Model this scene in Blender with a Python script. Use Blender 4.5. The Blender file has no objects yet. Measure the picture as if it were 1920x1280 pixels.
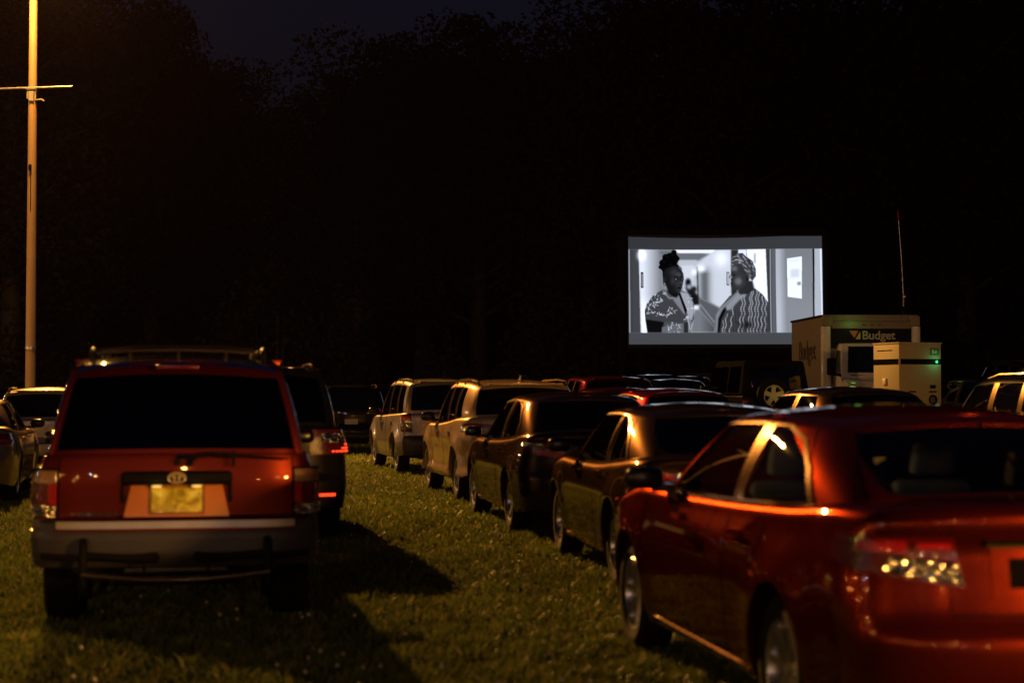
import bpy, bmesh, math, random
import numpy as np
from mathutils import Vector, Matrix, Euler
R = math.radians
PI = math.pi
random.seed(7); rng = np.random.default_rng(11)
SC = bpy.context.scene
COL = SC.collection

# ------------------------------------------------------------------ camera
FPX = 3200.0                       # focal length in pixels of the 1920-wide frame
CAM_H = 1.5
cam_d = bpy.data.cameras.new('camera')
cam_d.sensor_width = 36.0
cam_d.lens = FPX / 1920 * 36
cam_d.clip_start = 0.05
cam_d.clip_end = 3000
cam_d.dof.use_dof = True
cam_d.dof.focus_distance = 46
cam_d.dof.aperture_fstop = 2.1
cam_d.dof.aperture_blades = 0
cam = bpy.data.objects.new('camera', cam_d)
cam.location = (0, 0, CAM_H)
cam.rotation_euler = (R(90) + math.atan(95 / FPX), 0, 0)
COL.objects.link(cam)
SC.camera = cam

# ------------------------------------------------------------------ night sky
SUN_EL, SUN_ROT = R(-2.6), R(150)
world = bpy.data.worlds.new('World')
SC.world = world
world.use_nodes = True
wn = world.node_tree
wn.nodes.clear()
wo = wn.nodes.new('ShaderNodeOutputWorld')
wb = wn.nodes.new('ShaderNodeBackground')
ws = wn.nodes.new('ShaderNodeTexSky')
ws.sky_type = 'NISHITA'
ws.sun_disc = False
ws.sun_elevation = SUN_EL
ws.sun_rotation = SUN_ROT
wh = wn.nodes.new('ShaderNodeHueSaturation')
wh.inputs['Saturation'].default_value = 0.6
wt = wn.nodes.new('ShaderNodeMix'); wt.data_type = 'RGBA'; wt.blend_type = 'MULTIPLY'; wt.inputs['Factor'].default_value = 1
wt.inputs['B'].default_value = (.40, .48, 1.15, 1)          # night air is bluer than the dusk model
wn.links.new(ws.outputs[0], wh.inputs['Color'])
wn.links.new(wh.outputs[0], wt.inputs['A']); wn.links.new(wt.outputs['Result'], wb.inputs[0])
wb.inputs[1].default_value = 0.09
wn.links.new(wb.outputs[0], wo.inputs[0])

SC.view_settings.view_transform = 'Standard'
SC.view_settings.look = 'None'
SC.view_settings.exposure = 0
SC.view_settings.gamma = 1
SC.view_settings.use_curve_mapping = False
SC.render.engine = 'CYCLES'
SC.cycles.use_denoising = True
SC.cycles.max_bounces = 6
SC.cycles.transparent_max_bounces = 16
SC.cycles.sample_clamp_indirect = 4
SC.cycles.caustics_reflective = False
SC.cycles.caustics_refractive = False

# ------------------------------------------------------------------ materials
def newmat(name):
    m = bpy.data.materials.new(name); m.use_nodes = True
    return m, m.node_tree, m.node_tree.nodes['Principled BSDF']

def pmat(name, col, rough=0.5, metal=0.0, coat=0.0, coat_rough=0.03, spec=0.5, emit=None, es=0.0, var=0.0, scale=8.0, bump=0.0, bscale=60.0):
    m, nt, b = newmat(name)
    c = (*col, 1)
    b.inputs['Base Color'].default_value = c
    b.inputs['Roughness'].default_value = rough
    b.inputs['Metallic'].default_value = metal
    b.inputs['Coat Weight'].default_value = coat
    b.inputs['Coat Roughness'].default_value = coat_rough
    b.inputs['Specular IOR Level'].default_value = spec
    if emit:
        b.inputs['Emission Color'].default_value = (*emit, 1)
        b.inputs['Emission Strength'].default_value = es
    if var or bump:
        tc = nt.nodes.new('ShaderNodeTexCoord')
    if var:
        n = nt.nodes.new('ShaderNodeTexNoise'); n.inputs['Scale'].default_value = scale; n.inputs['Detail'].default_value = 5
        nt.links.new(tc.outputs['Object'], n.inputs['Vector'])
        mx = nt.nodes.new('ShaderNodeMix'); mx.data_type = 'RGBA'
        mx.inputs['A'].default_value = (*[v * (1 - var) for v in col], 1)
        mx.inputs['B'].default_value = (*[min(1, v * (1 + var)) for v in col], 1)
        nt.links.new(n.outputs['Fac'], mx.inputs['Factor'])
        nt.links.new(mx.outputs['Result'], b.inputs['Base Color'])
        mr = nt.nodes.new('ShaderNodeMapRange')
        mr.inputs['To Min'].default_value = rough * (1 - var * .6); mr.inputs['To Max'].default_value = min(1, rough * (1 + var * .6))
        nt.links.new(n.outputs['Fac'], mr.inputs['Value'])
        nt.links.new(mr.outputs['Result'], b.inputs['Roughness'])
    if bump:
        n2 = nt.nodes.new('ShaderNodeTexNoise'); n2.inputs['Scale'].default_value = bscale
        nt.links.new(tc.outputs['Object'], n2.inputs['Vector'])
        bp = nt.nodes.new('ShaderNodeBump'); bp.inputs['Strength'].default_value = bump; bp.inputs['Distance'].default_value = .01
        nt.links.new(n2.outputs['Fac'], bp.inputs['Height'])
        nt.links.new(bp.outputs[0], b.inputs['Normal'])
    return m

def paint(name, col, metal=0.0, rough=0.5, spec=0.0, coat=1.0):
    return pmat(name, col, rough=rough, metal=metal, coat=coat, coat_rough=0.025, spec=spec, var=0.10, scale=5)

def flake(name, dark, flakes, fac=.3, rough=.30, ior=1.33, coat_rough=.03):
    """metallic car paint: dark pigment, a soft coloured flake reflection and a clear top coat"""
    m = bpy.data.materials.new(name); m.use_nodes = True
    nt = m.node_tree; nt.nodes.clear(); N = nt.nodes.new; L = nt.links.new
    o = N('ShaderNodeOutputMaterial'); d = N('ShaderNodeBsdfDiffuse'); g = N('ShaderNodeBsdfGlossy'); c = N('ShaderNodeBsdfGlossy')
    d.inputs['Color'].default_value = (*dark, 1); g.inputs['Color'].default_value = (*flakes, 1); g.inputs['Roughness'].default_value = rough
    c.inputs['Color'].default_value = (1, 1, 1, 1); c.inputs['Roughness'].default_value = coat_rough
    tc = N('ShaderNodeTexCoord'); nz = N('ShaderNodeTexNoise'); nz.inputs['Scale'].default_value = 4; nz.inputs['Detail'].default_value = 6
    mr = N('ShaderNodeMapRange'); mr.inputs['To Min'].default_value = rough * .85; mr.inputs['To Max'].default_value = rough * 1.2
    L(tc.outputs['Object'], nz.inputs['Vector']); L(nz.outputs['Fac'], mr.inputs['Value']); L(mr.outputs['Result'], g.inputs['Roughness'])
    m1 = N('ShaderNodeMixShader'); m1.inputs[0].default_value = fac; L(d.outputs[0], m1.inputs[1]); L(g.outputs[0], m1.inputs[2])
    f = N('ShaderNodeFresnel'); f.inputs['IOR'].default_value = ior
    m2 = N('ShaderNodeMixShader'); L(f.outputs[0], m2.inputs[0]); L(m1.outputs[0], m2.inputs[1]); L(c.outputs[0], m2.inputs[2]); L(m2.outputs[0], o.inputs[0])
    return m

def glassmat(name, tint, diff=(.004, .004, .005)):
    m = bpy.data.materials.new(name); m.use_nodes = True
    nt = m.node_tree; nt.nodes.clear()
    o = nt.nodes.new('ShaderNodeOutputMaterial')
    t = nt.nodes.new('ShaderNodeBsdfTransparent'); t.inputs[0].default_value = (*tint, 1)
    g = nt.nodes.new('ShaderNodeBsdfGlossy'); g.inputs['Roughness'].default_value = .015; g.inputs['Color'].default_value = (1, 1, 1, 1)
    f = nt.nodes.new('ShaderNodeFresnel'); f.inputs['IOR'].default_value = 1.52
    x = nt.nodes.new('ShaderNodeMixShader')
    nt.links.new(f.outputs[0], x.inputs[0]); nt.links.new(t.outputs[0], x.inputs[1]); nt.links.new(g.outputs[0], x.inputs[2])
    nt.links.new(x.outputs[0], o.inputs[0])
    return m

M = {}
M['red_suv'] = flake('red_suv_paint', (.030, .0022, .002), (.38, .055, .022), .21, .32)
M['red_sedan'] = flake('red_sedan_paint', (.026, .0018, .002), (.54, .060, .015), .19, .26)
M['maroon'] = flake('maroon_paint', (.018, .002, .003), (.12, .02, .03), .14)
M['red_car'] = flake('red_car_paint', (.05, .003, .005), (.40, .02, .025), .16)
M['black'] = flake('black_paint', (.004, .004, .005), (.03, .03, .035), .2)
M['charcoal'] = flake('charcoal_paint', (.007, .007, .008), (.12, .11, .11), .07)
M['brown'] = flake('dark_brown_paint', (.010, .007, .007), (.34, .20, .12), .09)
M['bronze'] = flake('dark_bronze_paint', (.010, .006, .005), (.40, .22, .11), .10)
M['cream'] = flake('cream_paint', (.30, .22, .13), (.70, .52, .34), .30, .34)
M['silver'] = flake('silver_paint', (.12, .11, .10), (.62, .54, .46), .34, .34)
M['gold'] = flake('champagne_paint', (.11, .085, .055), (.60, .46, .30), .42, .34)
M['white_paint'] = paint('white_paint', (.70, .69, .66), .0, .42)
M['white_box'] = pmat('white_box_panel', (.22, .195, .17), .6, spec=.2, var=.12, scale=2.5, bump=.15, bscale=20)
M['beige'] = pmat('cabinet_enamel', (.31, .27, .17), .55, spec=.2, var=.12, scale=3, bump=.1)
M['plastic'] = pmat('black_plastic', (.007, .007, .008), .5, spec=.06, var=.2, bump=.25, bscale=250)
M['grey_plastic'] = pmat('grey_bumper_plastic', (.034, .031, .032), .36, spec=.45, var=.15, bump=.2, bscale=200)
M['tyre'] = pmat('tyre_rubber', (.007, .007, .008), .85, spec=.15, var=.2, bump=.3, bscale=120)
M['alloy'] = pmat('alloy_rim', (.50, .49, .47), .28, metal=.9, var=.1)
M['pale_rim'] = pmat('pale_alloy_rim', (.50, .58, .38), .5, metal=.1, var=.1)
M['pole_paint'] = pmat('lamp_pole_paint', (.44, .30, .165), .55, var=.18, scale=2)
M['plate_panel'] = pmat('lamplit_plate_panel', (.55, .19, .05), .35, coat=.8, coat_rough=.05)  # orange put into the colour for plate-lamp light on a red panel
M['gold_chrome'] = pmat('gold_chrome', (.85, .68, .35), .32, metal=.6)
M['fabric_black'] = pmat('black_coated_fabric', (.006, .006, .007), .8, spec=0)
M['chrome'] = pmat('chrome', (.75, .74, .72), .08, metal=1)
M['satin'] = flake('satin_trim', (.02, .018, .016), (.50, .34, .22), .15, .28, ior=1.2, coat_rough=.1)
M['pillar'] = flake('gloss_pillar_trim', (.01, .009, .008), (.45, .30, .18), .22, .26, ior=1.18, coat_rough=.08)
M['mirror_cap'] = flake('mirror_cap', (.006, .006, .007), (.12, .10, .09), .3, .3)
M['brushed'] = pmat('brushed_metal', (.5, .48, .45), .35, metal=.8, var=.15)
M['red_lens'] = pmat('red_lens', (.35, .006, .008), .12, coat=1, coat_rough=.02, bump=.35, bscale=140)
M['dark_red_lens'] = pmat('dark_red_lens', (.09, .004, .006), .12, coat=1, coat_rough=.02, bump=.2, bscale=140)
M['clear_lens'] = pmat('clear_lens', (.70, .66, .58), .14, metal=.9, coat=1, coat_rough=.02, bump=1.0, bscale=38)
M['amber_lens'] = pmat('amber_lens', (.24, .11, .02), .15, coat=1, coat_rough=.02, bump=.4, bscale=120)
M['lit_red'] = pmat('lit_red_lamp', (.4, .01, .005), .3, emit=(1, .06, .015), es=1.6)
M['plate'] = pmat('yellow_plate', (.66, .52, .05), .35, var=.35, scale=9, coat=.4)
M['white_plate'] = pmat('pale_plate', (.5, .5, .42), .4, var=.2, scale=30)
M['seat'] = pmat('seat_cloth', (.70, .70, .52), .85, var=.15, bump=.3)
M['dark_seat'] = pmat('dark_seat_cloth', (.03, .03, .03), .85, var=.15)
M['cabin'] = pmat('cabin_lining', (.022, .022, .024), .8, spec=.05, var=.1)
def facets():
    m, nt, b = newmat('faceted_lens')
    b.inputs['Base Color'].default_value = (.62, .56, .46, 1); b.inputs['Metallic'].default_value = 1; b.inputs['Roughness'].default_value = .17
    b.inputs['Coat Weight'].default_value = 1; b.inputs['Coat Roughness'].default_value = .02
    tc = nt.nodes.new('ShaderNodeTexCoord'); v = nt.nodes.new('ShaderNodeTexVoronoi'); v.inputs['Scale'].default_value = 34
    bp = nt.nodes.new('ShaderNodeBump'); bp.inputs['Strength'].default_value = 1; bp.inputs['Distance'].default_value = .025
    nt.links.new(tc.outputs['Object'], v.inputs['Vector']); nt.links.new(v.outputs['Distance'], bp.inputs['Height']); nt.links.new(bp.outputs[0], b.inputs['Normal'])
    return m
M['clear_lens'] = facets()
M['glass'] = glassmat('tinted_glass', (.90, .94, .84))
M['privacy'] = glassmat('privacy_glass', (.035, .036, .04))
M['rubber'] = pmat('rubber', (.006, .006, .006), .7, spec=0, var=.1)
M['rust'] = pmat('weathered_steel', (.42, .40, .36), .5, metal=.1, var=.25, scale=3)

# ------------------------------------------------------------------ mesh helpers
class MB:
    def __init__(s): s.v = []; s.f = []
    def add(s, v, f):
        o = len(s.v); s.v += [tuple(map(float, p)) for p in v]; s.f += [tuple(i + o for i in q) for q in f]; return s
    def grid(s, P, closed_u=False):
        """P[i][j] grid of points"""
        n, m = len(P), len(P[0]); o = len(s.v)
        for r in P:
            for p in r: s.v.append(tuple(map(float, p)))
        for i in range(n if closed_u else n - 1):
            for j in range(m - 1):
                a = o + i * m + j; b = o + ((i + 1) % n) * m + j
                s.f.append((a, b, b + 1, a + 1))
        return s
    def box(s, c, d, rot=None, taper=None):
        x, y, z = [k / 2 for k in d]
        V = [(-x, -y, -z), (x, -y, -z), (x, y, -z), (-x, y, -z), (-x, -y, z), (x, -y, z), (x, y, z), (-x, y, z)]
        if taper: V = [(p[0] * (taper[0] if p[2] > 0 else 1), p[1] * (taper[1] if p[2] > 0 else 1), p[2]) for p in V]
        if rot is not None: V = [tuple(rot @ Vector(p)) for p in V]
        V = [(p[0] + c[0], p[1] + c[1], p[2] + c[2]) for p in V]
        return s.add(V, [(0, 3, 2, 1), (4, 5, 6, 7), (0, 1, 5, 4), (1, 2, 6, 5), (2, 3, 7, 6), (3, 0, 4, 7)])
    def tube(s, pts, r, n=10, r2=None, cap=True):
        pts = [Vector(p) for p in pts]; rings = []
        up = None
        for i, p in enumerate(pts):
            d = (pts[min(i + 1, len(pts) - 1)] - pts[max(i - 1, 0)]).normalized()
            if up is None:
                up = Vector((0, 0, 1)) if abs(d.z) < .9 else Vector((1, 0, 0))
            a = d.cross(up).normalized(); b = a.cross(d).normalized(); up = b
            k = i / max(1, len(pts) - 1)
            rr = r if r2 is None else r + (r2 - r) * k
            if isinstance(r, (list, tuple)): rr = r[i]
            rings.append([p + (a * math.cos(t) + b * math.sin(t)) * rr for t in [2 * PI * q / n for q in range(n)]])
        o = len(s.v)
        for g in rings: s.v += [tuple(q) for q in g]
        for i in range(len(pts) - 1):
            for q in range(n):
                s.f.append((o + i * n + q, o + i * n + (q + 1) % n, o + (i + 1) * n + (q + 1) % n, o + (i + 1) * n + q))
        if cap:
            s.f.append(tuple(o + q for q in range(n))[::-1]); s.f.append(tuple(o + (len(pts) - 1) * n + q for q in range(n)))
        return s
    def lathe_x(s, prof, n=40, c=(0, 0, 0)):
        """profile of (x, radius) turned about the X axis"""
        P = [[(c[0] + x, c[1] + r * math.cos(2 * PI * k / n), c[2] + r * math.sin(2 * PI * k / n)) for x, r in prof] for k in range(n)]
        return s.grid(P, closed_u=True)
    def mirror(s):
        o = len(s.v); s.v += [(-x, y, z) for x, y, z in s.v]; s.f += [tuple(i + o for i in q)[::-1] for q in s.f]; return s
    def mirrored(s):
        m = MB(); m.v = [(-x, y, z) for x, y, z in s.v]; m.f = [q[::-1] for q in s.f]; return m
    def build(s, name, mat, parent=None, smooth=True, bevel=0, weld=True, angle=40, seg=2):
        bm = bmesh.new()
        vs = [bm.verts.new(p) for p in s.v]
        for q in s.f:
            try: bm.faces.new([vs[i] for i in q])
            except ValueError: pass
        if weld: bmesh.ops.remove_doubles(bm, verts=bm.verts, dist=2e-4)
        bmesh.ops.dissolve_degenerate(bm, dist=1e-5, edges=bm.edges)
        if bevel:
            es = [e for e in bm.edges if len(e.link_faces) == 2 and e.calc_face_angle(0) > R(35)]
            bmesh.ops.bevel(bm, geom=es, offset=bevel, segments=seg, affect='EDGES', profile=.5)
        bmesh.ops.recalc_face_normals(bm, faces=bm.faces)
        for f in bm.faces: f.smooth = smooth
        if smooth:
            for e in bm.edges:
                if len(e.link_faces) == 2 and e.calc_face_angle(0) > R(angle): e.smooth = False
        me = bpy.data.meshes.new(name); bm.to_mesh(me); bm.free()
        me.materials.append(mat)
        ob = bpy.data.objects.new(name, me); COL.objects.link(ob)
        if parent: ob.parent = parent
        return ob

def tag(o, label=None, cat=None, group=None, kind=None):
    if label: o['label'] = label
    if cat: o['category'] = cat
    if group: o['group'] = group
    if kind: o['kind'] = kind
    return o
def empty(name, loc=(0, 0, 0), rz=0):
    o = bpy.data.objects.new(name, None); COL.objects.link(o)
    o.location = loc; o.rotation_euler = (0, 0, rz); o.empty_display_size = .2
    return o
def interp(x, tab):
    xs = [a for a, b in tab]; ys = [b for a, b in tab]
    return np.interp(x, xs, ys)
def sinterp(x, tab):
    """smooth (monotone hermite) interpolation"""
    xs = [a for a, b in tab]; ys = [b for a, b in tab]; n = len(xs)
    if x <= xs[0]: return ys[0]
    if x >= xs[-1]: return ys[-1]
    d = [(ys[i + 1] - ys[i]) / (xs[i + 1] - xs[i]) for i in range(n - 1)]
    m = [d[0]] + [0 if d[i - 1] * d[i] <= 0 else 2 * d[i - 1] * d[i] / (d[i - 1] + d[i]) for i in range(1, n - 1)] + [d[-1]]
    i = next(k for k in range(n - 1) if x <= xs[k + 1])
    h = xs[i + 1] - xs[i]; t = (x - xs[i]) / h
    return ((1 + 2 * t) * (1 - t) ** 2 * ys[i] + t * (1 - t) ** 2 * h * m[i] + t * t * (3 - 2 * t) * ys[i + 1] + t * t * (t - 1) * h * m[i + 1])
def catmull(P, n):
    P = [np.array(p, float) for p in P]; out = []
    for i in range(len(P) - 1):
        p0 = P[max(i - 1, 0)]; p1 = P[i]; p2 = P[i + 1]; p3 = P[min(i + 2, len(P) - 1)]
        for k in range(n):
            t = k / n
            out.append(.5 * ((2 * p1) + (-p0 + p2) * t + (2 * p0 - 5 * p1 + 4 * p2 - p3) * t * t + (-p0 + 3 * p1 - 3 * p2 + p3) * t ** 3))
    out.append(P[-1])
    return np.array(out)
def ground_z(x, y):
    sm = lambda a, b, v: (lambda t: t * t * (3 - 2 * t))(np.clip((v - a) / (b - a), 0, 1))
    return .35 * sm(27, 42, y) * sm(-2, 4, x)

# ------------------------------------------------------------------ the car body surface
class Shape:
    """origin: on the ground under the middle of the rear axle; +Y is forward"""
    def __init__(s, P):
        s.P = P
        W = P['W'] / 2; yr = -P['oh_r']; yf = P['wb'] + P['oh_f']; s.W, s.yr, s.yf = W, yr, yf
        rc = P.get('rc', .40); bow = P.get('bow', .10)
        ctl = [(0, yr), (.35 * W, yr + .10 * bow), (.62 * W, yr + .38 * bow), (.80 * W, yr + bow), (.93 * W, yr + bow + .28 * rc),
               (.985 * W, yr + bow + .75 * rc), (W, yr + bow + 1.5 * rc), (W, 0.5), (W, .5 * P['wb']), (W, P['wb'] - .3),
               (.99 * W, yf - .75), (.95 * W, yf - .42), (.84 * W, yf - .20), (.55 * W, yf - .05), (.25 * W, yf - .01), (0, yf)]
        pl = catmull(ctl, 24)
        seg = np.hypot(*np.diff(pl, axis=0).T); cum = np.concatenate([[0], np.cumsum(seg)])
        s.smax = cum[-1]; s.cum = cum; s.pl = pl
        tan = np.gradient(pl, axis=0); tan /= np.linalg.norm(tan, axis=1)[:, None] + 1e-9
        s.nn = np.stack([tan[:, 1], -tan[:, 0]], 1)
        s.nn[0] = (0, -1); s.nn[-1] = (0, 1)
    def plan(s, q):
        return np.array([np.interp(q, s.cum, s.pl[:, 0]), np.interp(q, s.cum, s.pl[:, 1])])
    def nrm(s, q):
        n = np.array([np.interp(q, s.cum, s.nn[:, 0]), np.interp(q, s.cum, s.nn[:, 1])]); return n / (np.linalg.norm(n) + 1e-9)
    def sx(s, y):
        """ring parameter on the flank at longitudinal y"""
        i = np.argmax(s.pl[:, 0] > .8 * s.W); j = len(s.pl) - 1 - np.argmax(s.pl[::-1, 0] > .8 * s.W)
        return float(np.interp(y, s.pl[i:j, 1], s.cum[i:j]))
    def sr(s, x):
        """ring parameter on the tail at lateral x"""
        i = np.argmax(s.pl[:, 0] > .985 * s.W)
        return float(np.interp(x, s.pl[:i, 0], s.cum[:i]))
    def ztop(s, x, y):
        return sinterp(y, s.P['belt']) + s.P.get('crown', .04) * (1 - min(1, abs(x) / s.W) ** 2)
    def pt(s, q, z, off=0.0):
        p = s.plan(q); n = s.nrm(q)
        wr = max(0, -n[1]) ** 2; wf = max(0, n[1]) ** 2; wx = n[0] ** 2
        o = wr * sinterp(z, s.P['rear']) + wf * sinterp(z, s.P['front']) + wx * sinterp(z, s.P['side'])
        ya = s.P['wb']
        fl = s.P.get('flare', .02)
        for yc in (0, ya):
            d = math.hypot(p[1] - yc, z - s.P['wr']); ra = s.P['arch']
            o += wx * fl * math.exp(-((d - ra) / .13) ** 2)
        r = s.P.get('shoulder', .07); zt = s.ztop(p[0], p[1])
        if zt - z < r:
            k = min(1, max(0, (z - (zt - r)) / r)); o -= r * (1 - math.sqrt(max(0, 1 - k * k)))
        o += off
        return (p[0] + n[0] * o, p[1] + n[1] * o, z)
    # greenhouse
    def setg(s):
        G = s.P['green']; s.nb = []; s.nt = []
        for (bx, by, tx, ty) in G:
            s.nb.append((bx * s.W, by)); s.nt.append((tx * s.W, ty))
        n = 12
        s.cb = catmull(s.nb, n); s.ct = catmull(s.nt, n); s.gn = n; s.tmax = len(G) - 1
    def zroof(s, x, y):
        return sinterp(y, s.P['roof']) + s.P.get('rcrown', .05) * (1 - min(1, abs(x) / (s.W * .66)) ** 2)
    def gp(s, t, v, off=0.0):
        k = t * s.gn; ks = np.arange(len(s.cb))
        b = np.array([np.interp(k, ks, s.cb[:, 0]), np.interp(k, ks, s.cb[:, 1])]); a = np.array([np.interp(k, ks, s.ct[:, 0]), np.interp(k, ks, s.ct[:, 1])])
        e = .6
        b0 = np.array([np.interp(k - e, ks, s.cb[:, 0]), np.interp(k - e, ks, s.cb[:, 1])]); b1 = np.array([np.interp(k + e, ks, s.cb[:, 0]), np.interp(k + e, ks, s.cb[:, 1])])
        tn = b1 - b0; L = np.linalg.norm(tn) + 1e-9; n = np.array([tn[1], -tn[0]]) / L
        if t <= .001: n = np.array([0, -1.])
        if t >= s.tmax - .001: n = np.array([0, 1.])
        zb = s.ztop(b[0], b[1]) - .02; zt = s.zroof(a[0], a[1])
        p = b + (a - b) * v; z = zb + (zt - zb) * v
        o = s.P.get('bulge', .03) * 4 * v * (1 - v)
        # round the roof edge
        hv = .10
        if v > 1 - hv:
            k2 = (v - (1 - hv)) / hv
            o -= .035 * k2 * k2; z -= .0
        # normal roughly tilted
        d3 = np.array([a[0] - b[0], a[1] - b[1], zt - zb]); d3 /= np.linalg.norm(d3)
        t3 = np.array([tn[0] / L, tn[1] / L, 0]); n3 = np.cross(t3, d3); n3 /= np.linalg.norm(n3)
        if n3[0] * n[0] + n3[1] * n[1] < 0: n3 = -n3
        return (p[0] + n[0] * o + n3[0] * off, p[1] + n[1] * o + n3[1] * off, z + n3[2] * off)

def low_patch(S, c, n=8, m=6, off=.006, skirt=.012, side=1):
    """c: four (ring parameter, z) corners; gives a raised panel hugging the body"""
    return _patch(lambda a, b, o: S.pt(a, b, o), c, n, m, off, skirt, side)
def gr_patch(S, c, n=8, m=4, off=.006, skirt=.012, side=1):
    return _patch(lambda a, b, o: S.gp(a, b, o), c, n, m, off, skirt, side)
def _patch(fn, c, n, m, off, skirt, side):
    (a, b, d, e) = [np.array(k, float) for k in c]
    G = []
    for i in range(-1, n + 2):
        row = []
        for j in range(-1, m + 2):
            u = min(1, max(0, i / n)); v = min(1, max(0, j / m))
            q = (a * (1 - u) + b * u) * (1 - v) + (e * (1 - u) + d * u) * v
            o = off if (0 <= i <= n and 0 <= j <= m) else off - skirt
            p = fn(q[0], q[1], o)
            row.append((p[0] * side, p[1], p[2]))
        G.append(row)
    return MB().grid(G)

def wheel(parent, x, y, r, w, side, rimmat, style='five', n=36, name='wheel', rimr=.66):
    e = empty(name, (x, y, r)); e.parent = parent
    t = MB(); rr = r * rimr; h = w / 2; k = .018
    t.lathe_x([(-h * .8, rr), (-h, rr + .02), (-h, r - .05), (-h + k, r - .014), (-h * .5, r - .001), (0, r), (h * .5, r - .001), (h - k, r - .014), (h, r - .05), (h * .98, rr + .025), (h * .86, rr)], n)
    t.build('tyre', M['tyre'], e)
    m = MB()
    m.lathe_x([(h * .86, rr), (h * .90, rr - .004), (h * .84, rr - .020), (h * .40, rr - .035), (-h * .7, rr - .03)], n)
    MB().lathe_x([(-h * .05, rr - .03), (-h * .05, .001)], n).build('brake_disc', M['rubber'], e)
    hx = h * .62
    m.lathe_x([(hx, .001), (hx, .03), (hx - .012, .055), (hx - .05, .06)], 20)
    ns = {'five': 5, 'six': 6, 'ten': 10, 'jeep': 5, 'seven': 7}[style]
    for q in range(ns):
        a = 2 * PI * q / ns + .3
        w0 = {'five': .038, 'six': .03, 'ten': .016, 'jeep': .055, 'seven': .024}[style]; w1 = {'five': .028, 'six': .024, 'ten': .011, 'jeep': .048, 'seven': .019}[style]
        P = []
        for (rad, ww, xx) in ((.035, w0, hx - .004), (rr * .55, (w0 + w1) / 2, hx + .004), (rr - .012, w1 * 1.3, h * .80)):
            row = []
            for (sx_, dx) in ((-1, -.03), (-.8, 0), (.8, 0), (1, -.03)):
                row.append((xx + dx, rad * math.cos(a) - sx_ * ww * math.sin(a), rad * math.sin(a) + sx_ * ww * math.cos(a)))
            P.append(row)
        m.grid(P)
    m.build('rim', rimmat, e)
    if side < 0: e.rotation_euler = (0, 0, PI)
    return e

def seat_mb(x, y, z0, w, h, headrest=True, back_only=False):
    m = MB()
    m.box((x, y, z0 + h / 2), (w, .12, h), rot=Matrix.Rotation(R(-12), 3, 'X') if False else None, taper=(.82, .8))
    if not back_only: m.box((x, y + .28, z0 + .05), (w, .5, .14))
    if headrest: m.box((x, y - .02, z0 + h + .11), (w * .5, .10, .17), taper=(.8, .8))
    return m

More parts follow.
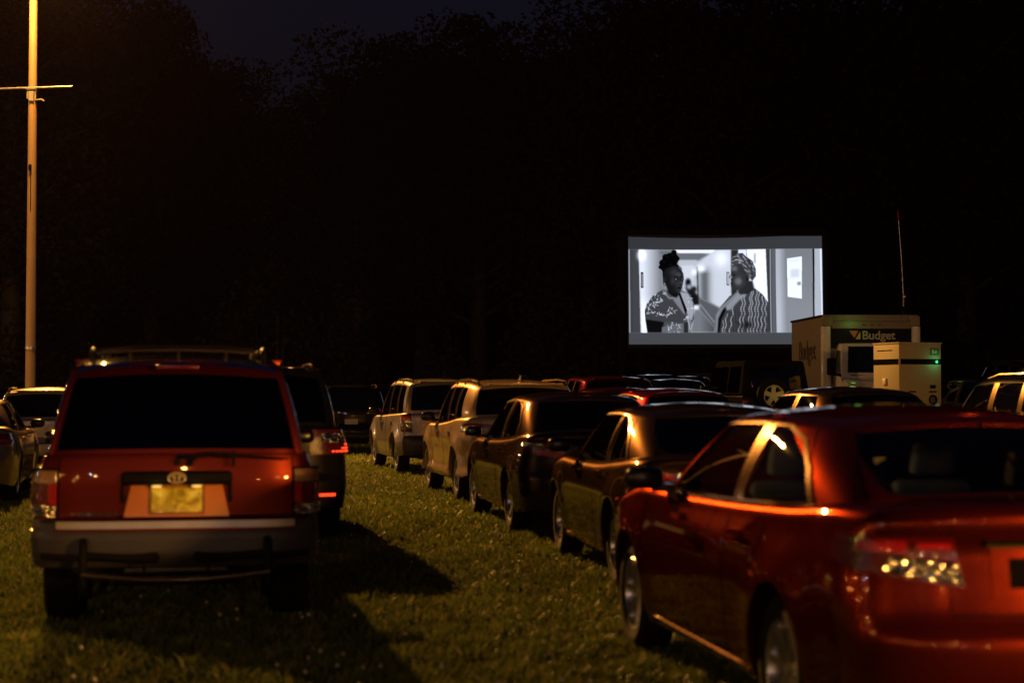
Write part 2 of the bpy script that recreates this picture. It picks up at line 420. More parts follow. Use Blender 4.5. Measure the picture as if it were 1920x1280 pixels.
def make_car(name, label, cat, P, loc, rz, body, rim='alloy', group=None, lod=1, glass=None, side_glass=None, wheels=True, style='five', interior=None, extras=None):
    t = empty(name, loc, rz); tag(t, label, cat, group)
    t.location.z = float(ground_z(loc[0], loc[1])) if len(loc) < 3 or loc[2] == 0 else loc[2]
    S = Shape(P); S.setg()
    bmat = M[body] if isinstance(body, str) else body
    glass = M[glass or 'glass']; side_glass = M[side_glass] if side_glass else glass
    wb, wr, ar = P['wb'], P['wr'], P['arch']
    # ---- ring stations
    base = {1: 84, 2: 56, 3: 36}[lod]
    qs = list(np.linspace(0, S.smax, base))
    na = {1: 13, 2: 9, 3: 7}[lod]
    cuts = []
    for yc in (0, wb):
        lo, hi = S.sx(yc - ar), S.sx(yc + ar)
        qs = [q for q in qs if not (lo - .02 < q < hi + .02)]
        qs += [lo - .002, hi + .002] + [S.sx(yc - ar * math.cos(PI * k / (2 * na))) for k in range(2 * na + 1)]
    qs = sorted(qs)
    rows = {1: 26, 2: 16, 3: 11}[lod]
    r = P.get('shoulder', .07)
    GR = []
    bot = []
    for q in qs:
        p = S.plan(q); n = S.nrm(q); zt = S.ztop(p[0], p[1]); zs = sinterp(p[1], P['sill'])
        zb = zs
        if n[0] > .6:
            for yc in (0, wb):
                dy = p[1] - yc
                if abs(dy) <= ar: zb = max(zs, wr + math.sqrt(max(0, ar * ar - dy * dy)))
        col = []
        zm = zt - r
        nr = rows - 5
        for k in range(nr): col.append(S.pt(q, zb + (zm - zb) * k / nr))
        for k in range(6):
            a = k / 5 * PI / 2
            col.append(S.pt(q, zm + r * math.sin(a) * .9999))
        # flange under the edge
        f1 = S.pt(q, zb + .001, -.03); f2 = S.pt(q, zb, -.16)
        inx = lambda f: (max(0, f[0]), f[1], f[2])
        col = [inx(f2), inx(f1)] + col
        GR.append(col); bot.append(col[0])
    b = MB().grid(GR); b.mirror()
    # ---- lid: hood, cowl and deck
    lid = []
    nq = {1: 10, 2: 7, 3: 5}[lod]
    for q, col in zip(qs, GR):
        x, y, z = col[-1]
        row = []
        for k in range(-nq, nq + 1):
            f = k / nq; row.append((x * f, y, S.ztop(x * f, y) + (z - S.ztop(x, y)) * (abs(f) ** 6)))
        lid.append(row)
    b.grid(lid)
    # ---- greenhouse
    wins = P['wins']                    # (name, t0, t1, v0, v1)
    ts = set(np.round(np.linspace(0, S.tmax, {1: S.tmax * 7 + 1, 2: S.tmax * 5 + 1, 3: S.tmax * 3 + 1}[lod]), 4)); vs = set(np.round(np.linspace(0, 1, {1: 13, 2: 9, 3: 7}[lod]), 4)) | {.93, .965}
    for (nm, a, c, v0, v1) in wins:
        ts |= {a, c}; vs |= {v0, v1}
    def clean(L, keep):
        L = sorted(L); out = []
        for x in L:
            if out and x - out[-1] < .02:
                if x in keep: out[-1] = x
                continue
            out.append(x)
        return out
    ts = clean(ts, {w[1] for w in wins} | {w[2] for w in wins}); vs = clean(vs, {w[3] for w in wins} | {w[4] for w in wins})
    GG = [[S.gp(a, v) for v in vs] for a in ts]
    gb = MB(); o = 0
    for rr_ in GG: gb.v += rr_
    m_ = len(vs); winf = {}
    for i in range(len(ts) - 1):
        for j in range(m_ - 1):
            tc, vc = (ts[i] + ts[i + 1]) / 2, (vs[j] + vs[j + 1]) / 2
            w = next((w for w in wins if w[1] < tc < w[2] and w[3] < vc < w[4]), None)
            if w is None: gb.f.append((i * m_ + j, (i + 1) * m_ + j, (i + 1) * m_ + j + 1, i * m_ + j + 1))
    gb.mirror()
    b.add(gb.v, gb.f)
    roof = []
    for i, a in enumerate(ts):
        x, y, z = GG[i][-1]
        roof.append([(x * k / nq, y, S.zroof(x * k / nq, y) + (z - S.zroof(x, y)) * abs(k / nq) ** 4) for k in range(-nq, nq + 1)])
    b.grid(roof)
    # returns round each window so the shell has thickness
    if lod < 3:
        for (nm, a, c, v0, v1) in wins:
            tt = [x for x in ts if a - 1e-6 <= x <= c + 1e-6]; vv = [x for x in vs if v0 - 1e-6 <= x <= v1 + 1e-6]
            loop = [(x, v0) for x in tt] + [(c, x) for x in vv[1:]] + [(x, v1) for x in tt[::-1][1:]] + [(a, x) for x in vv[::-1][1:-1]]
            if a == 0 or c == S.tmax:
                pass
            rr = [[S.gp(x, v), S.gp(x, v, -.02)] for x, v in loop]
            g2 = MB().grid(rr + [rr[0]] if not (a == 0 or c == S.tmax) else rr)
            g2.mirror(); b.add(g2.v, g2.f)
    body_o = b.build('body', bmat, t, angle=50)
    # ---- glass
    for (nm, a, c, v0, v1) in wins:
        tt = [x for x in ts if a - 1e-6 <= x <= c + 1e-6]; vv = [x for x in vs if v0 - 1e-6 <= x <= v1 + 1e-6]
        g = MB().grid([[S.gp(x, v, -.008) for v in vv] for x in tt])
        if nm in ('windshield', 'rear_window'):
            g.mirror(); g.build(nm, glass if nm == 'windshield' or not side_glass else side_glass, t)
        else:
            g.build(nm, side_glass, t); g.mirrored().build(nm, side_glass, t)
        # corner fillets in body colour round off the glass
        if lod == 1:
            pass
    # ---- underside
    u = MB(); x1 = S.W - .10
    u.box((0, (S.yr + S.yf) / 2, (P['floor'] + wr + .18) / 2), (1.0 * x1, S.yf - S.yr - .5, wr + .18 - P['floor']))
    for yc in (-1, 1):
        pass
    u.box((0, wb / 2, P['floor'] + .12), (2 * x1 - .06, wb - 2 * ar - .02, .22))
    u.box((0, (S.yr + .25 - ar) / 2 - .02, P['floor'] + .22), (1.7 * x1 - .06, max(.1, -S.yr - ar - .22), .26))
    u.box((0, (S.yf - .25 + wb + ar) / 2, P['floor'] + .18), (1.7 * x1 - .06, max(.1, S.yf - wb - ar - .25), .26))
    # wheel housings: half drums
    for yc in (0, wb):
        for sd in (-1, 1):
            pts = [[(sd * (x1 - .02), yc + (ar + .005) * math.cos(a), wr + (ar + .005) * math.sin(a)), (sd * (x1 - .42), yc + (ar + .005) * math.cos(a), wr + (ar + .005) * math.sin(a))] for a in np.linspace(-.1, PI + .1, 14)]
            u.grid(pts)
    u.build('underbody', M['plastic'], t, smooth=False)
    # ---- wheels
    if wheels:
        xw = S.W - P['tw'] / 2 - P.get('inset', .025)
        for yc in (0, wb):
            for sd in (1, -1):
                wheel(t, sd * xw, yc, wr, P['tw'], sd, M[rim], style, n={1: 48, 2: 32, 3: 20}[lod])
    # ---- seats
    if interior:
        z0 = .45
        for x in (-.38, .38):
            seat_mb(x, wb * .50, z0, .50, .60).build('front_seat', M[interior], t, bevel=.035)
        m = MB()
        yb = P.get('bench', wb * .16)
        m.box((0, yb, z0 + .30), (1.30, .14, .60)).box((0, yb + .30, z0 + .05), (1.30, .5, .16))
        bench = m.build('rear_seat', M[interior], t, bevel=.04)
        for x in (-.42, .42):
            MB().box((x, yb - .02, z0 + .71), (.30, .11, .17), taper=(.86, .8)).build('headrest', M[interior], bench, bevel=.035)
    return t, S

def both(t, S, name, mat, c, **k):
    for sd in (1, -1): low_patch(S, c, side=sd, **k).build(name, mat, t)

def mirrors(t, S, y, z, mat, big=1.0):
    for sd in (1, -1):
        m = MB(); x0 = S.W * .90
        se = lambda c, e: math.copysign(abs(c) ** e, c)
        cx, cz = sd * (x0 + .15), z + .055
        m.grid([[(cx + .105 * big * se(math.cos(v), .55) * se(math.cos(u), .6), y + .02 + .075 * se(math.cos(v), .55) * se(math.sin(u), .8), cz + .062 * big * se(math.sin(v), .7)) for v in np.linspace(-PI / 2, PI / 2, 11)] for u in np.linspace(0, 2 * PI, 20, endpoint=False)], closed_u=True)
        m.box((sd * (x0 + .04), y, z), (.14, .05, .04))
        o = m.build('wing_mirror', M['mirror_cap'], t)
def handles(t, S, ys, z, mat):
    for y in ys:
        for sd in (1, -1):
            q0, q1 = S.sx(y - .09), S.sx(y + .09)
            low_patch(S, [(q0, z - .014), (q1, z - .014), (q1, z + .016), (q0, z + .016)], n=6, m=3, off=.032, skirt=.03, side=sd).build('door_handle', M[mat], t)
def gaps(t, S, ys, z0, z1=None):
    """dark door shut lines as one thin inlay each"""
    for y in ys:
        for sd in (1, -1):
            zt = (z1 or S.ztop(S.W, y) - .05)
            low_patch(S, [(S.sx(y) - .004, z0), (S.sx(y) + .004, z0), (S.sx(y) + .004, zt), (S.sx(y) - .004, zt)], n=1, m=14, off=.0016, skirt=.004, side=sd).build('door_gap', M['rubber'], t)
def gtrim(t, S, name, mat, t0, t1, v0, v1, off=.008, n=24, m=2):
    for sd in (1, -1):
        gr_patch(S, [(t0, v0), (t1, v0), (t1, v1), (t0, v1)], n=n, m=m, off=off, skirt=off + .006, side=sd).build(name, M[mat], t)
def sill_trim(t, S, mat, z0, z1, y0, y1, off=.012):
    for sd in (1, -1):
        low_patch(S, [(S.sx(y0), z0), (S.sx(y1), z0), (S.sx(y1), z1), (S.sx(y0), z1)], n=16, m=2, off=off, skirt=off + .008, side=sd).build('sill_trim', M[mat], t)
def text_obj(txt, name, mat, parent, loc, size, rot=(R(90), 0, 0), extrude=.004, sx=1.0, off=0.0):
    c = bpy.data.curves.new('t', 'FONT'); c.body = txt; c.size = size; c.extrude = extrude; c.align_x = 'LEFT'; c.offset = off
    o = bpy.data.objects.new('t', c); COL.objects.link(o)
    bpy.context.view_layer.update()
    me = bpy.data.meshes.new_from_object(o.evaluated_get(bpy.context.evaluated_depsgraph_get()))
    COL.objects.unlink(o); bpy.data.objects.remove(o)
    me.materials.clear(); me.materials.append(mat); me.name = name
    ob = bpy.data.objects.new(name, me); COL.objects.link(ob); ob.parent = parent
    ob.location = loc; ob.rotation_euler = rot; ob.scale = (sx, 1, 1)
    return ob

# ------------------------------------------------------------------ car types
def sedan_P(**k):
    P = dict(W=1.82, wb=2.78, oh_r=1.10, oh_f=.95, wr=.325, arch=.375, tw=.215, floor=.20, rc=.42, bow=.11, crown=.035, shoulder=.075, bulge=.03, rcrown=.05, flare=.022,
        sill=[(-1.1, .30), (-.5, .24), (1.4, .21), (3.2, .22), (3.8, .26)],
        belt=[(-1.12, 1.02), (-.6, 1.03), (0, .99), (1.0, .955), (2.0, .945), (2.55, .95), (3.0, .90), (3.5, .80), (3.75, .68)],
        side=[(.2, -.075), (.32, -.03), (.5, -.008), (.66, 0), (.8, -.015), (.95, -.05), (1.05, -.07)],
        rear=[(.25, -.10), (.35, -.03), (.50, 0), (.62, -.005), (.66, -.03), (.78, -.06), (.95, -.075), (1.02, -.03), (1.08, -.03)],
        front=[(.2, -.12), (.4, 0), (.55, 0), (.7, -.08), (.9, -.25)],
        green=[(0, -.62, 0, .02), (.55, -.61, .46, .04), (.79, -.50, .60, .10), (.895, -.06, .665, .34), (.905, .73, .69, .70), (.905, .89, .69, .85), (.90, 1.95, .67, 1.42), (.86, 2.16, .62, 1.56), (.60, 2.38, .42, 1.70), (0, 2.47, 0, 1.76)],
        roof=[(-.1, 1.34), (.3, 1.375), (.9, 1.395), (1.4, 1.385), (1.8, 1.34)],
        wins=[('rear_window', 0, 1.72, .08, .90), ('side_window', 2.8, 4, .045, .88), ('side_window', 5, 6.3, .045, .88), ('windshield', 7, 9, .05, .93)])
    P.update(k); return P
def suv_P(**k):
    P = dict(W=1.80, wb=2.64, oh_r=.88, oh_f=.86, wr=.35, arch=.405, tw=.22, floor=.24, rc=.30, bow=.08, crown=.02, shoulder=.05, bulge=.03, rcrown=.045, flare=.03,
        sill=[(-.9, .40), (-.4, .32), (1.4, .28), (3.0, .30), (3.6, .36)],
        belt=[(-.9, 1.12), (0, 1.10), (1.0, 1.07), (2.0, 1.04), (2.4, 1.04), (2.8, 1.0), (3.3, .90), (3.5, .80)],
        side=[(.25, -.06), (.4, -.02), (.6, 0), (.85, -.01), (1.0, -.03), (1.15, -.06)],
        rear=[(.3, -.06), (.42, 0), (.62, 0), (.70, -.05), (.9, -.05), (1.0, -.05), (1.15, -.07)],
        front=[(.2, -.12), (.45, 0), (.65, 0), (.8, -.06), (.95, -.25)],
        green=[(0, -.78, 0, -.50), (.62, -.76, .56, -.49), (.82, -.64, .70, -.44), (.90, -.34, .745, -.24), (.905, .25, .76, .19), (.905, .38, .76, .32), (.905, 1.03, .76, .93), (.905, 1.17, .76, 1.07), (.90, 1.98, .74, 1.55), (.86, 2.16, .68, 1.68), (.55, 2.32, .44, 1.80), (0, 2.38, 0, 1.85)],
        roof=[(-.5, 1.60), (0, 1.635), (.8, 1.65), (1.4, 1.635), (1.9, 1.58)],
        wins=[('rear_window', 0, 1.7, .10, .88), ('side_window', 3.05, 4, .05, .88), ('side_window', 5, 6, .04, .88), ('side_window', 7, 8.2, .04, .88), ('windshield', 9, 11, .05, .93)])
    P.update(k); return P

def rear_spot(px, d):                # x of a photo column at a distance
    return (px - 960) / FPX * d
HEAD = R(10.5)
def from_left_wheel(X, d, P, head=HEAD):
    """rear-left wheel's ground point -> rear axle centre"""
    w = P['W'] / 2 - .06
    return (X + w * math.cos(head), d + w * math.sin(head), 0)
def rpatch(S, c, n=10, m=4, off=.006, skirt=.012):
    """panel on the tail given by (x, z) corners, x may be negative"""
    def fn(x, z, o):
        p = S.pt(S.sr(abs(x)), z, o); return (math.copysign(p[0], x) if x else 0.0, p[1], p[2])
    return _patch(fn, c, n, m, off, skirt, 1)
def rrect(S, x0, x1, z0, z1, **k): return rpatch(S, [(x0, z0), (x1, z0), (x1, z1), (x0, z1)], **k)
def number_plate(t, S, z0, z1, mat, w=.15):
    rrect(S, -w, w, z0, z1, off=.012, skirt=.02).build('licence_plate', M[mat], t)

# ------------------------------------------------------------------ street lamp on its tall pole (lit)
ORANGE = (1.0, .44, .085)
def street_lamp(loc, label, arm, h, power, radius=.16, cross=False, group=None, r0=.135, r1=.095, flood=0, aim=None):
    x, y = loc; z = float(ground_z(x, y))
    t = empty('street_lamp', (x, y, z)); tag(t, label, 'street lamp', group)
    m = MB().tube([(0, 0, 0), (0, 0, h)], r0, 20, r2=r1); m.build('pole', M['pole_paint'], t)
    ax, ay = arm
    m = MB().tube([(0, 0, h - .25), (ax * .3, ay * .3, h + .05), (ax * .8, ay * .8, h + .12), (ax, ay, h + .12)], .035, 10); m.build('arm', M['rust'], t)
    m = MB(); m.box((ax, ay, h + .14), (.34, .62, .16), rot=Matrix.Rotation(math.atan2(-ax, ay) if (ax or ay) else 0, 3, 'Z'), taper=(.7, .8)); hd = m.build('lamp_head', M['rust'], t, bevel=.03)
    bm_ = MB().lathe_x([(0, .001), (.03, .10), (.05, .13)], 20)
    lens = MB(); lens.v = [(ax + b * 1.0, ay + c * 1.6, h + .02 - a + .03) for a, b, c in bm_.v]; lens.f = bm_.f
    lens.build('lamp_lens', pmat('lamp_lens', (.8, .6, .3), .4, emit=ORANGE, es=40), t)
    l = bpy.data.lights.new('lamp_light', 'POINT'); l.energy = power; l.color = ORANGE; l.shadow_soft_size = radius
    lo = bpy.data.objects.new('lamp_light', l); lo.location = (ax, ay, h - .20); lo.parent = t; COL.objects.link(lo)
    if flood:
        hd2 = MB().box((.75, -.55, h - .05), (.62, .30, .46), rot=Matrix.Rotation(R(-35), 3, 'X')).build('flood_head', M['rust'], t, bevel=.04)
        MB().tube([(0, 0, h - .3), (.4, -.25, h - .2), (.75, -.45, h - .1)], .035, 10).build('flood_arm', M['rust'], t)
        MB().box((.75, -.72, h - .18), (.52, .02, .36), rot=Matrix.Rotation(R(-35), 3, 'X')).build('flood_lens', pmat('flood_lens', (.8, .6, .3), .4, emit=ORANGE, es=60), t)
        l = bpy.data.lights.new('flood_light', 'SPOT'); l.energy = flood; l.color = ORANGE; l.shadow_soft_size = .22; l.spot_size = R(64); l.spot_blend = .6
        lo = bpy.data.objects.new('flood_light', l); lo.location = (.75, -.98, h - .30); lo.parent = t; COL.objects.link(lo)
        dv = Vector(aim) - Vector((x + .75, y - .98, h - .3)); lo.rotation_euler = dv.to_track_quat('-Z', 'Y').to_euler()
    if cross:
        k = PY / 42.0; Z = lambda z: 1.5 + (z - 1.5) * k
        MB().tube([(-1.75 * k, -.20, Z(8.93)), (1.02 * k, -.20, Z(9.02))], .030 * k, 10).build('crossarm', M['brushed'], t)
        m = MB(); m.box((0, -.17, Z(8.98)), (.34, .12, .08)); m.tube([(-.12, -.17, Z(8.95)), (-.13, -.15, Z(8.72))], .028, 8); m.tube([(.12, -.17, Z(8.95)), (.13, -.15, Z(8.72))], .028, 8)
        m.box((.0, -.16, Z(8.80)), (.16, .07, .34)); m.tube([(.13, -.16, Z(8.70)), (.37, -.2, Z(8.70)), (.43, -.2, Z(8.66))], .024, 8)
        m.build('bracket', M['rust'], t)
        m = MB(); m.box((-.02, -.17, Z(7.02)), (.09, .10, .21)); m.tube([(0, -.16, Z(6.95)), (0, -.16, Z(5.95))], .016, 6); m.build('cable_clip', M['plastic'], t, bevel=.01)
        m = MB().tube([(0, 0, Z(2.55)), (0, 0, Z(2.62))], .18, 20); m.build('band', M['brushed'], t)
    return t
PX, PY = -15.8, 56.0
street_lamp((PX, PY), 'tall round pole glowing orange at its top with a thin cross bar', (.2, -3.0), 16.0, 5200, cross=True, flood=115000, aim=(-2.5, 20.5, 0), r0=.17, r1=.125)
# lamps of the road behind the photographer: they light the tails of the cars and glint in the paint
for i, (lx, ly, lh, pw, lb) in enumerate([
    (9.2, -2.2, 2.6, 6500, 'street lamp on the road behind the cars, nearest the red sedan'),
    (4.5, -24, 7.5, 1100, 'street lamp on the road behind, straight back from the lane of grass'),
    (-22, -34, 8.5, 150, 'street lamp on the road behind, farthest out on the side of the tall pole'),
    (40, -26, 8.5, 2400, 'street lamp on the road behind, farthest out on the side of the truck')]):
    street_lamp((lx, ly), lb, (0, 1.0), lh, pw, radius=.2, group='street lamps along the road behind', r0=.11, r1=.07)
# unseen lanterns added as stand-ins, giving pin-point glints in paint and chrome
for i, (lx, ly, lh, pw, warm, lb) in enumerate([
    (-9, -20, 4.2, 170, 1, 'added glint lantern behind, nearest the lane'), (-4, -30, 5.5, 260, 1, 'added glint lantern behind, left of the lane'), (9, -33, 4.5, 220, 0, 'added white glint lantern behind the red sedan'),
    (20, -21, 4.0, 150, 1, 'added glint lantern behind, toward the truck side'), (27, -18, 5.0, 170, 1, 'second added glint lantern toward the truck side'), (-16, -12, 3.8, 120, 1, 'added glint lantern left of the photographer'),
    (-20, 2, 4.5, 90, 0, 'added white glint lantern far left beside the field'), (-26, 12, 4.2, 130, 1, 'added glint lantern farthest left beside the field'), (-30, -4, 5.5, 160, 1, 'added glint lantern far left behind'),
    (-12, -26, 3.4, 150, 1, 'low added glint lantern behind on the left'), (-18, -20, 6.0, 150, 1, 'tall added glint lantern behind on the left'), (-24, -12, 3.2, 140, 1, 'low added glint lantern out on the left'), (-23, 6, 2.6, 110, 1, 'low added glint lantern left of the cars'),
    (2, -14, 3.0, 30, 1, 'low added glint lantern right behind the photographer'), (-6, -38, 7.5, 260, 0, 'added white glint lantern farthest back behind the lane'), (15, -30, 3.2, 170, 1, 'low added glint lantern behind the red sedan'),
    (-13, 22, 2.6, 60, 1, 'low added glint lantern out of frame, level with the champagne sedan'), (-17, 31, 3.6, 120, 1, 'added glint lantern left of the silver wagon, out of frame'), (-24, 40, 2.4, 40, 0, 'low added white glint lantern left of the tall pole'),
    (-22, 52, 4.5, 190, 1, 'added glint lantern left of the tall pole'), (-33, 46, 3.0, 190, 1, 'low added glint lantern well left of the tall pole'), (-30, 66, 5.5, 120, 0, 'added white glint lantern far beyond the tall pole'),
    (-42, 70, 3.4, 260, 1, 'added glint lantern far beyond on the left'), (-15, 12, 1.9, 40, 1, 'low added glint lantern nearest the left frame edge'), (-38, 30, 4.6, 200, 1, 'tall added glint lantern on the far left')]):
    t = empty('glint_lantern', (lx, ly, 0)); tag(t, lb, 'lantern', 'unseen lanterns added for glints in the paint')
    colr = ORANGE if warm else (.62, .75, 1.0)
    MB().tube([(0, 0, 0), (0, 0, .3), (0, 0, lh)], [.09, .05, .035], 10).build('pole', M['plastic'], t)
    MB().lathe_x([(0, .001), (0, .12), (.10, .16), (.12, .001)], 10)
    m = MB(); m.box((0, 0, lh + .42), (.34, .34, .08), taper=(.4, .4)); m.box((0, 0, lh), (.22, .22, .04)); 
    for a_, b_ in ((1, 1), (1, -1), (-1, 1), (-1, -1)): m.tube([(a_ * .10, b_ * .10, lh), (a_ * .14, b_ * .14, lh + .4)], .01, 6)
    m.build('lantern_cage', M['plastic'], t)
    l = bpy.data.lights.new('lantern_light', 'POINT'); l.energy = pw * 3; l.color = colr; l.shadow_soft_size = .10
    lo = bpy.data.objects.new('lantern_light', l); lo.location = (0, 0, lh + .18); lo.parent = t; COL.objects.link(lo)

# ------------------------------------------------------------------ red SUV, tail towards us
def red_suv():
    P = suv_P(W=1.745, wb=2.675, oh_r=1.03, oh_f=.86, wr=.375, arch=.44, tw=.25, floor=.30, rc=.20, bow=.05, shoulder=.03, crown=.01, bulge=.018, rcrown=.035, flare=.028,
        sill=[(-1.03, .44), (-.6, .42), (1.4, .36), (3.4, .42)],
        belt=[(-1.03, 1.135), (0, 1.13), (1.0, 1.11), (2.2, 1.10), (2.7, 1.06), (3.3, .98), (3.5, .90)],
        side=[(.35, -.04), (.5, -.012), (.7, 0), (.95, -.012), (1.13, -.07)],
        rear=[(.42, -.05), (.47, -.012), (.52, 0), (.64, 0), (.665, -.015), (.67, -.012), (.716, -.012), (.72, -.05), (.95, -.055), (1.14, -.075)],
        green=[(0, -.955, 0, -.80), (.60, -.95, .50, -.79), (.84, -.90, .69, -.745), (.895, -.80, .735, -.66), (.90, .02, .745, .02), (.90, .10, .745, .10), (.90, .98, .745, .95), (.90, 1.06, .745, 1.03), (.895, 1.88, .73, 1.55), (.85, 2.02, .68, 1.66), (.55, 2.14, .44, 1.74), (0, 2.18, 0, 1.78)],
        roof=[(-.85, 1.655), (-.4, 1.70), (.5, 1.72), (1.3, 1.70), (1.8, 1.66)],
        wins=[('rear_window', 0, 1.93, .03, .86), ('side_window', 3.12, 4, .04, .86), ('side_window', 5, 6, .04, .86), ('side_window', 7, 8.2, .04, .86), ('windshield', 9, 11, .05, .93)])
    d = 10.46; hx = R(10.5); rx = -2.05
    t, S = make_car('red_suv', 'red off-roader with a roof rack and blurred yellow plate, its tail filling the near left', 'suv', P, (rx - 1.03 * math.sin(hx), d + 1.03 * math.cos(hx), 0), hx, 'red_suv', glass='privacy', side_glass='privacy', interior='dark_seat', style='six')
    # bumper cover, strip
    rrect(S, -.868, .868, .435, .655, n=30, m=8, off=.014, skirt=.02).build('rear_bumper', M['grey_plastic'], t)
    for sd in (1, -1):
        low_patch(S, [(S.sr(.855), .435), (S.sx(-.47), .50), (S.sx(-.47), .655), (S.sr(.855), .655)], n=14, m=6, off=.014, skirt=.02, side=sd).build('bumper_end', M['grey_plastic'], t)
    rrect(S, -.722, .722, .670, .714, n=30, m=2, off=.008).build('bumper_strip', M['brushed'], t)
    for sd in (1, -1):
        low_patch(S, [(S.sr(.735), .655), (S.sx(-.62), .66), (S.sx(-.62), .725), (S.sr(.735), .725)], n=12, m=3, off=.006, side=sd).build('bumper_cap', M['grey_plastic'], t)
        a0, a1, a2 = S.sr(.725), S.sr(.775), S.sx(-.72)
        tl = low_patch(S, [(a0, .735), (a2, .735), (a2, 1.035), (a0, 1.035)], n=12, m=8, off=.010, side=sd).build('taillight', M['rubber'], t)
        a0 += .008; a2 -= .01
        low_patch(S, [(a0, .945), (a2, .945), (a2, 1.022), (a0, 1.022)], n=12, m=4, off=.020, side=sd).build('amber_lens', M['amber_lens'], tl)
        low_patch(S, [(a1, .815), (a2, .815), (a2, .940), (a1, .940)], n=12, m=4, off=.020, side=sd).build('red_lens', M['dark_red_lens'], tl)
        low_patch(S, [(a0, .815), (a1, .815), (a1, .940), (a0, .940)], n=5, m=4, off=.023, side=sd).build('reflector', M['red_lens'], tl)
        low_patch(S, [(a0, .782), (a2, .782), (a2, .810), (a0, .810)], n=12, m=3, off=.020, side=sd).build('clear_lens', M['clear_lens'], tl)
        low_patch(S, [(a0, .742), (a2, .742), (a2, .776), (a0, .776)], n=12, m=3, off=.020, side=sd).build('clear_lens', M['clear_lens'], tl)
    # shut line round the tailgate
    for x in (-.728, .728):
        rrect(S, x - .004, x + .004, .725, 1.10, n=1, m=14, off=.0015, skirt=.004).build('tailgate_gap', M['rubber'], t)
    # plate housing
    y0 = S.yr
    m = MB(); m.box((0, y0 + .035, .975), (.67, .075, .085)); h = m.build('plate_garnish', M['plastic'], t, bevel=.028, seg=4)
    for sd in (-1, 1): MB().box((sd * .325, y0 + .055, .885), (.024, .05, .12)).build('garnish_end', M['plastic'], h, bevel=.012)
    # wedge that leans back and catches the light
    V = [(-.318, y0 - .012, .742), (.318, y0 - .012, .742), (.275, y0 + .050, .938), (-.275, y0 + .050, .938), (-.318, y0 + .07, .742), (.318, y0 + .07, .742), (.275, y0 + .08, .938), (-.275, y0 + .08, .938)]
    MB().add(V, [(0, 1, 2, 3), (5, 4, 7, 6), (0, 3, 7, 4), (1, 5, 6, 2), (0, 4, 5, 1), (3, 2, 6, 7)]).build('plate_recess', M['plate_panel'], t, bevel=.004)
    an = math.atan2(.062, .193)
    pm, nt, b = newmat('smeared_yellow_plate')
    tc = nt.nodes.new('ShaderNodeTexCoord'); wv = nt.nodes.new('ShaderNodeTexNoise'); wv.inputs['Scale'].default_value = 7; wv.inputs['Distortion'].default_value = 2.5
    cr = nt.nodes.new('ShaderNodeValToRGB'); cr.color_ramp.elements[0].position = .35; cr.color_ramp.elements[0].color = (.30, .22, .004, 1); cr.color_ramp.elements[1].position = .62; cr.color_ramp.elements[1].color = (.70, .62, .06, 1)
    nt.links.new(tc.outputs['Object'], wv.inputs['Vector']); nt.links.new(wv.outputs['Fac'], cr.inputs[0]); nt.links.new(cr.outputs[0], b.inputs['Base Color']); b.inputs['Roughness'].default_value = .4
    b.inputs['Coat Weight'].default_value = .4
    pl = MB().box((0, 0, 0), (.305, .006, .155)).build('licence_plate', pm, t, bevel=.002); pl.location = (0, y0 + .008, .842); pl.rotation_euler = (-an, 0, 0)
    MB().box((0, 0, .0), (.335, .005, .175)).build('plate_frame', M['amber_lens'], pl).location = (0, .006, 0)
    # number plate lamps of the car: they light the plate, as the photograph shows
    for sd in (-1, 1):
        MB().box((sd * .12, y0 + .01, .926), (.06, .03, .014)).build('plate_lamp', pmat('plate_lamp_lens', (.9, .8, .5), .3, coat=.5), t)
        l = bpy.data.lights.new('plate_lamp_light', 'POINT'); l.energy = .075; l.color = (1, .66, .22); l.shadow_soft_size = .03
        lo = bpy.data.objects.new('plate_lamp_light', l); lo.location = (sd * .12, y0 - .035, .925); lo.parent = t; COL.objects.link(lo)
    # emblem: oval ring with inner ovals
    e = MB()
    def ov(cx, cz, a, c, r, rot=0):
        pts = [(cx + a * math.cos(k / 24 * 2 * PI), y0 - .008, cz + c * math.sin(k / 24 * 2 * PI)) for k in range(25)]
        e.tube(pts, r, 6)
    ov(0, .977, .050, .033, .006); ov(0, .977, .016, .030, .005); ov(0, .990, .034, .012, .005)
    e.build('emblem', M['gold_chrome'], t)
    text_obj('4RUNNER', 'lettering', M['satin'], t, (-.60, y0 + .046, .742), .045, extrude=.003, sx=1.25)
    MB().lathe_x([(0, .001), (.012, .018), (.0, .022)], 16)
    m = MB().tube([(0, y0 + .09, 1.075), (0, y0 + .03, 1.075)], .021, 14); m.build('key_lock', M['plastic'], t)
    m = MB().tube([(.0, y0 + .04, 1.105), (.085, y0 + .04, 1.105)], .012, 8); m.build('chrome_catch', M['chrome'], t)
    w = MB().tube([(.075, y0 + .07, 1.075), (.075, y0 + .01, 1.075)], .024, 12)
    w.tube([(.075, y0 + .015, 1.075), (.12, y0 + .0, 1.115), (.20, y0, 1.125), (.36, y0 + .01, 1.11)], .014, 8)
    w.tube([(.30, y0 + .01, 1.118), (.46, y0 + .02, 1.105), (.68, y0 + .045, 1.085)], .009, 8, r2=.006)
    w.box((.34, y0 + .005, 1.095), (.022, .03, .095))
    w.build('rear_wiper', M['plastic'], t)
    m = MB(); m.box((.0, y0 + .16, 1.655), (.26, .05, .028)); m.build('brake_light', M['dark_red_lens'], t, bevel=.006)
    # roof rack
    rk = empty('roof_rack'); rk.parent = t
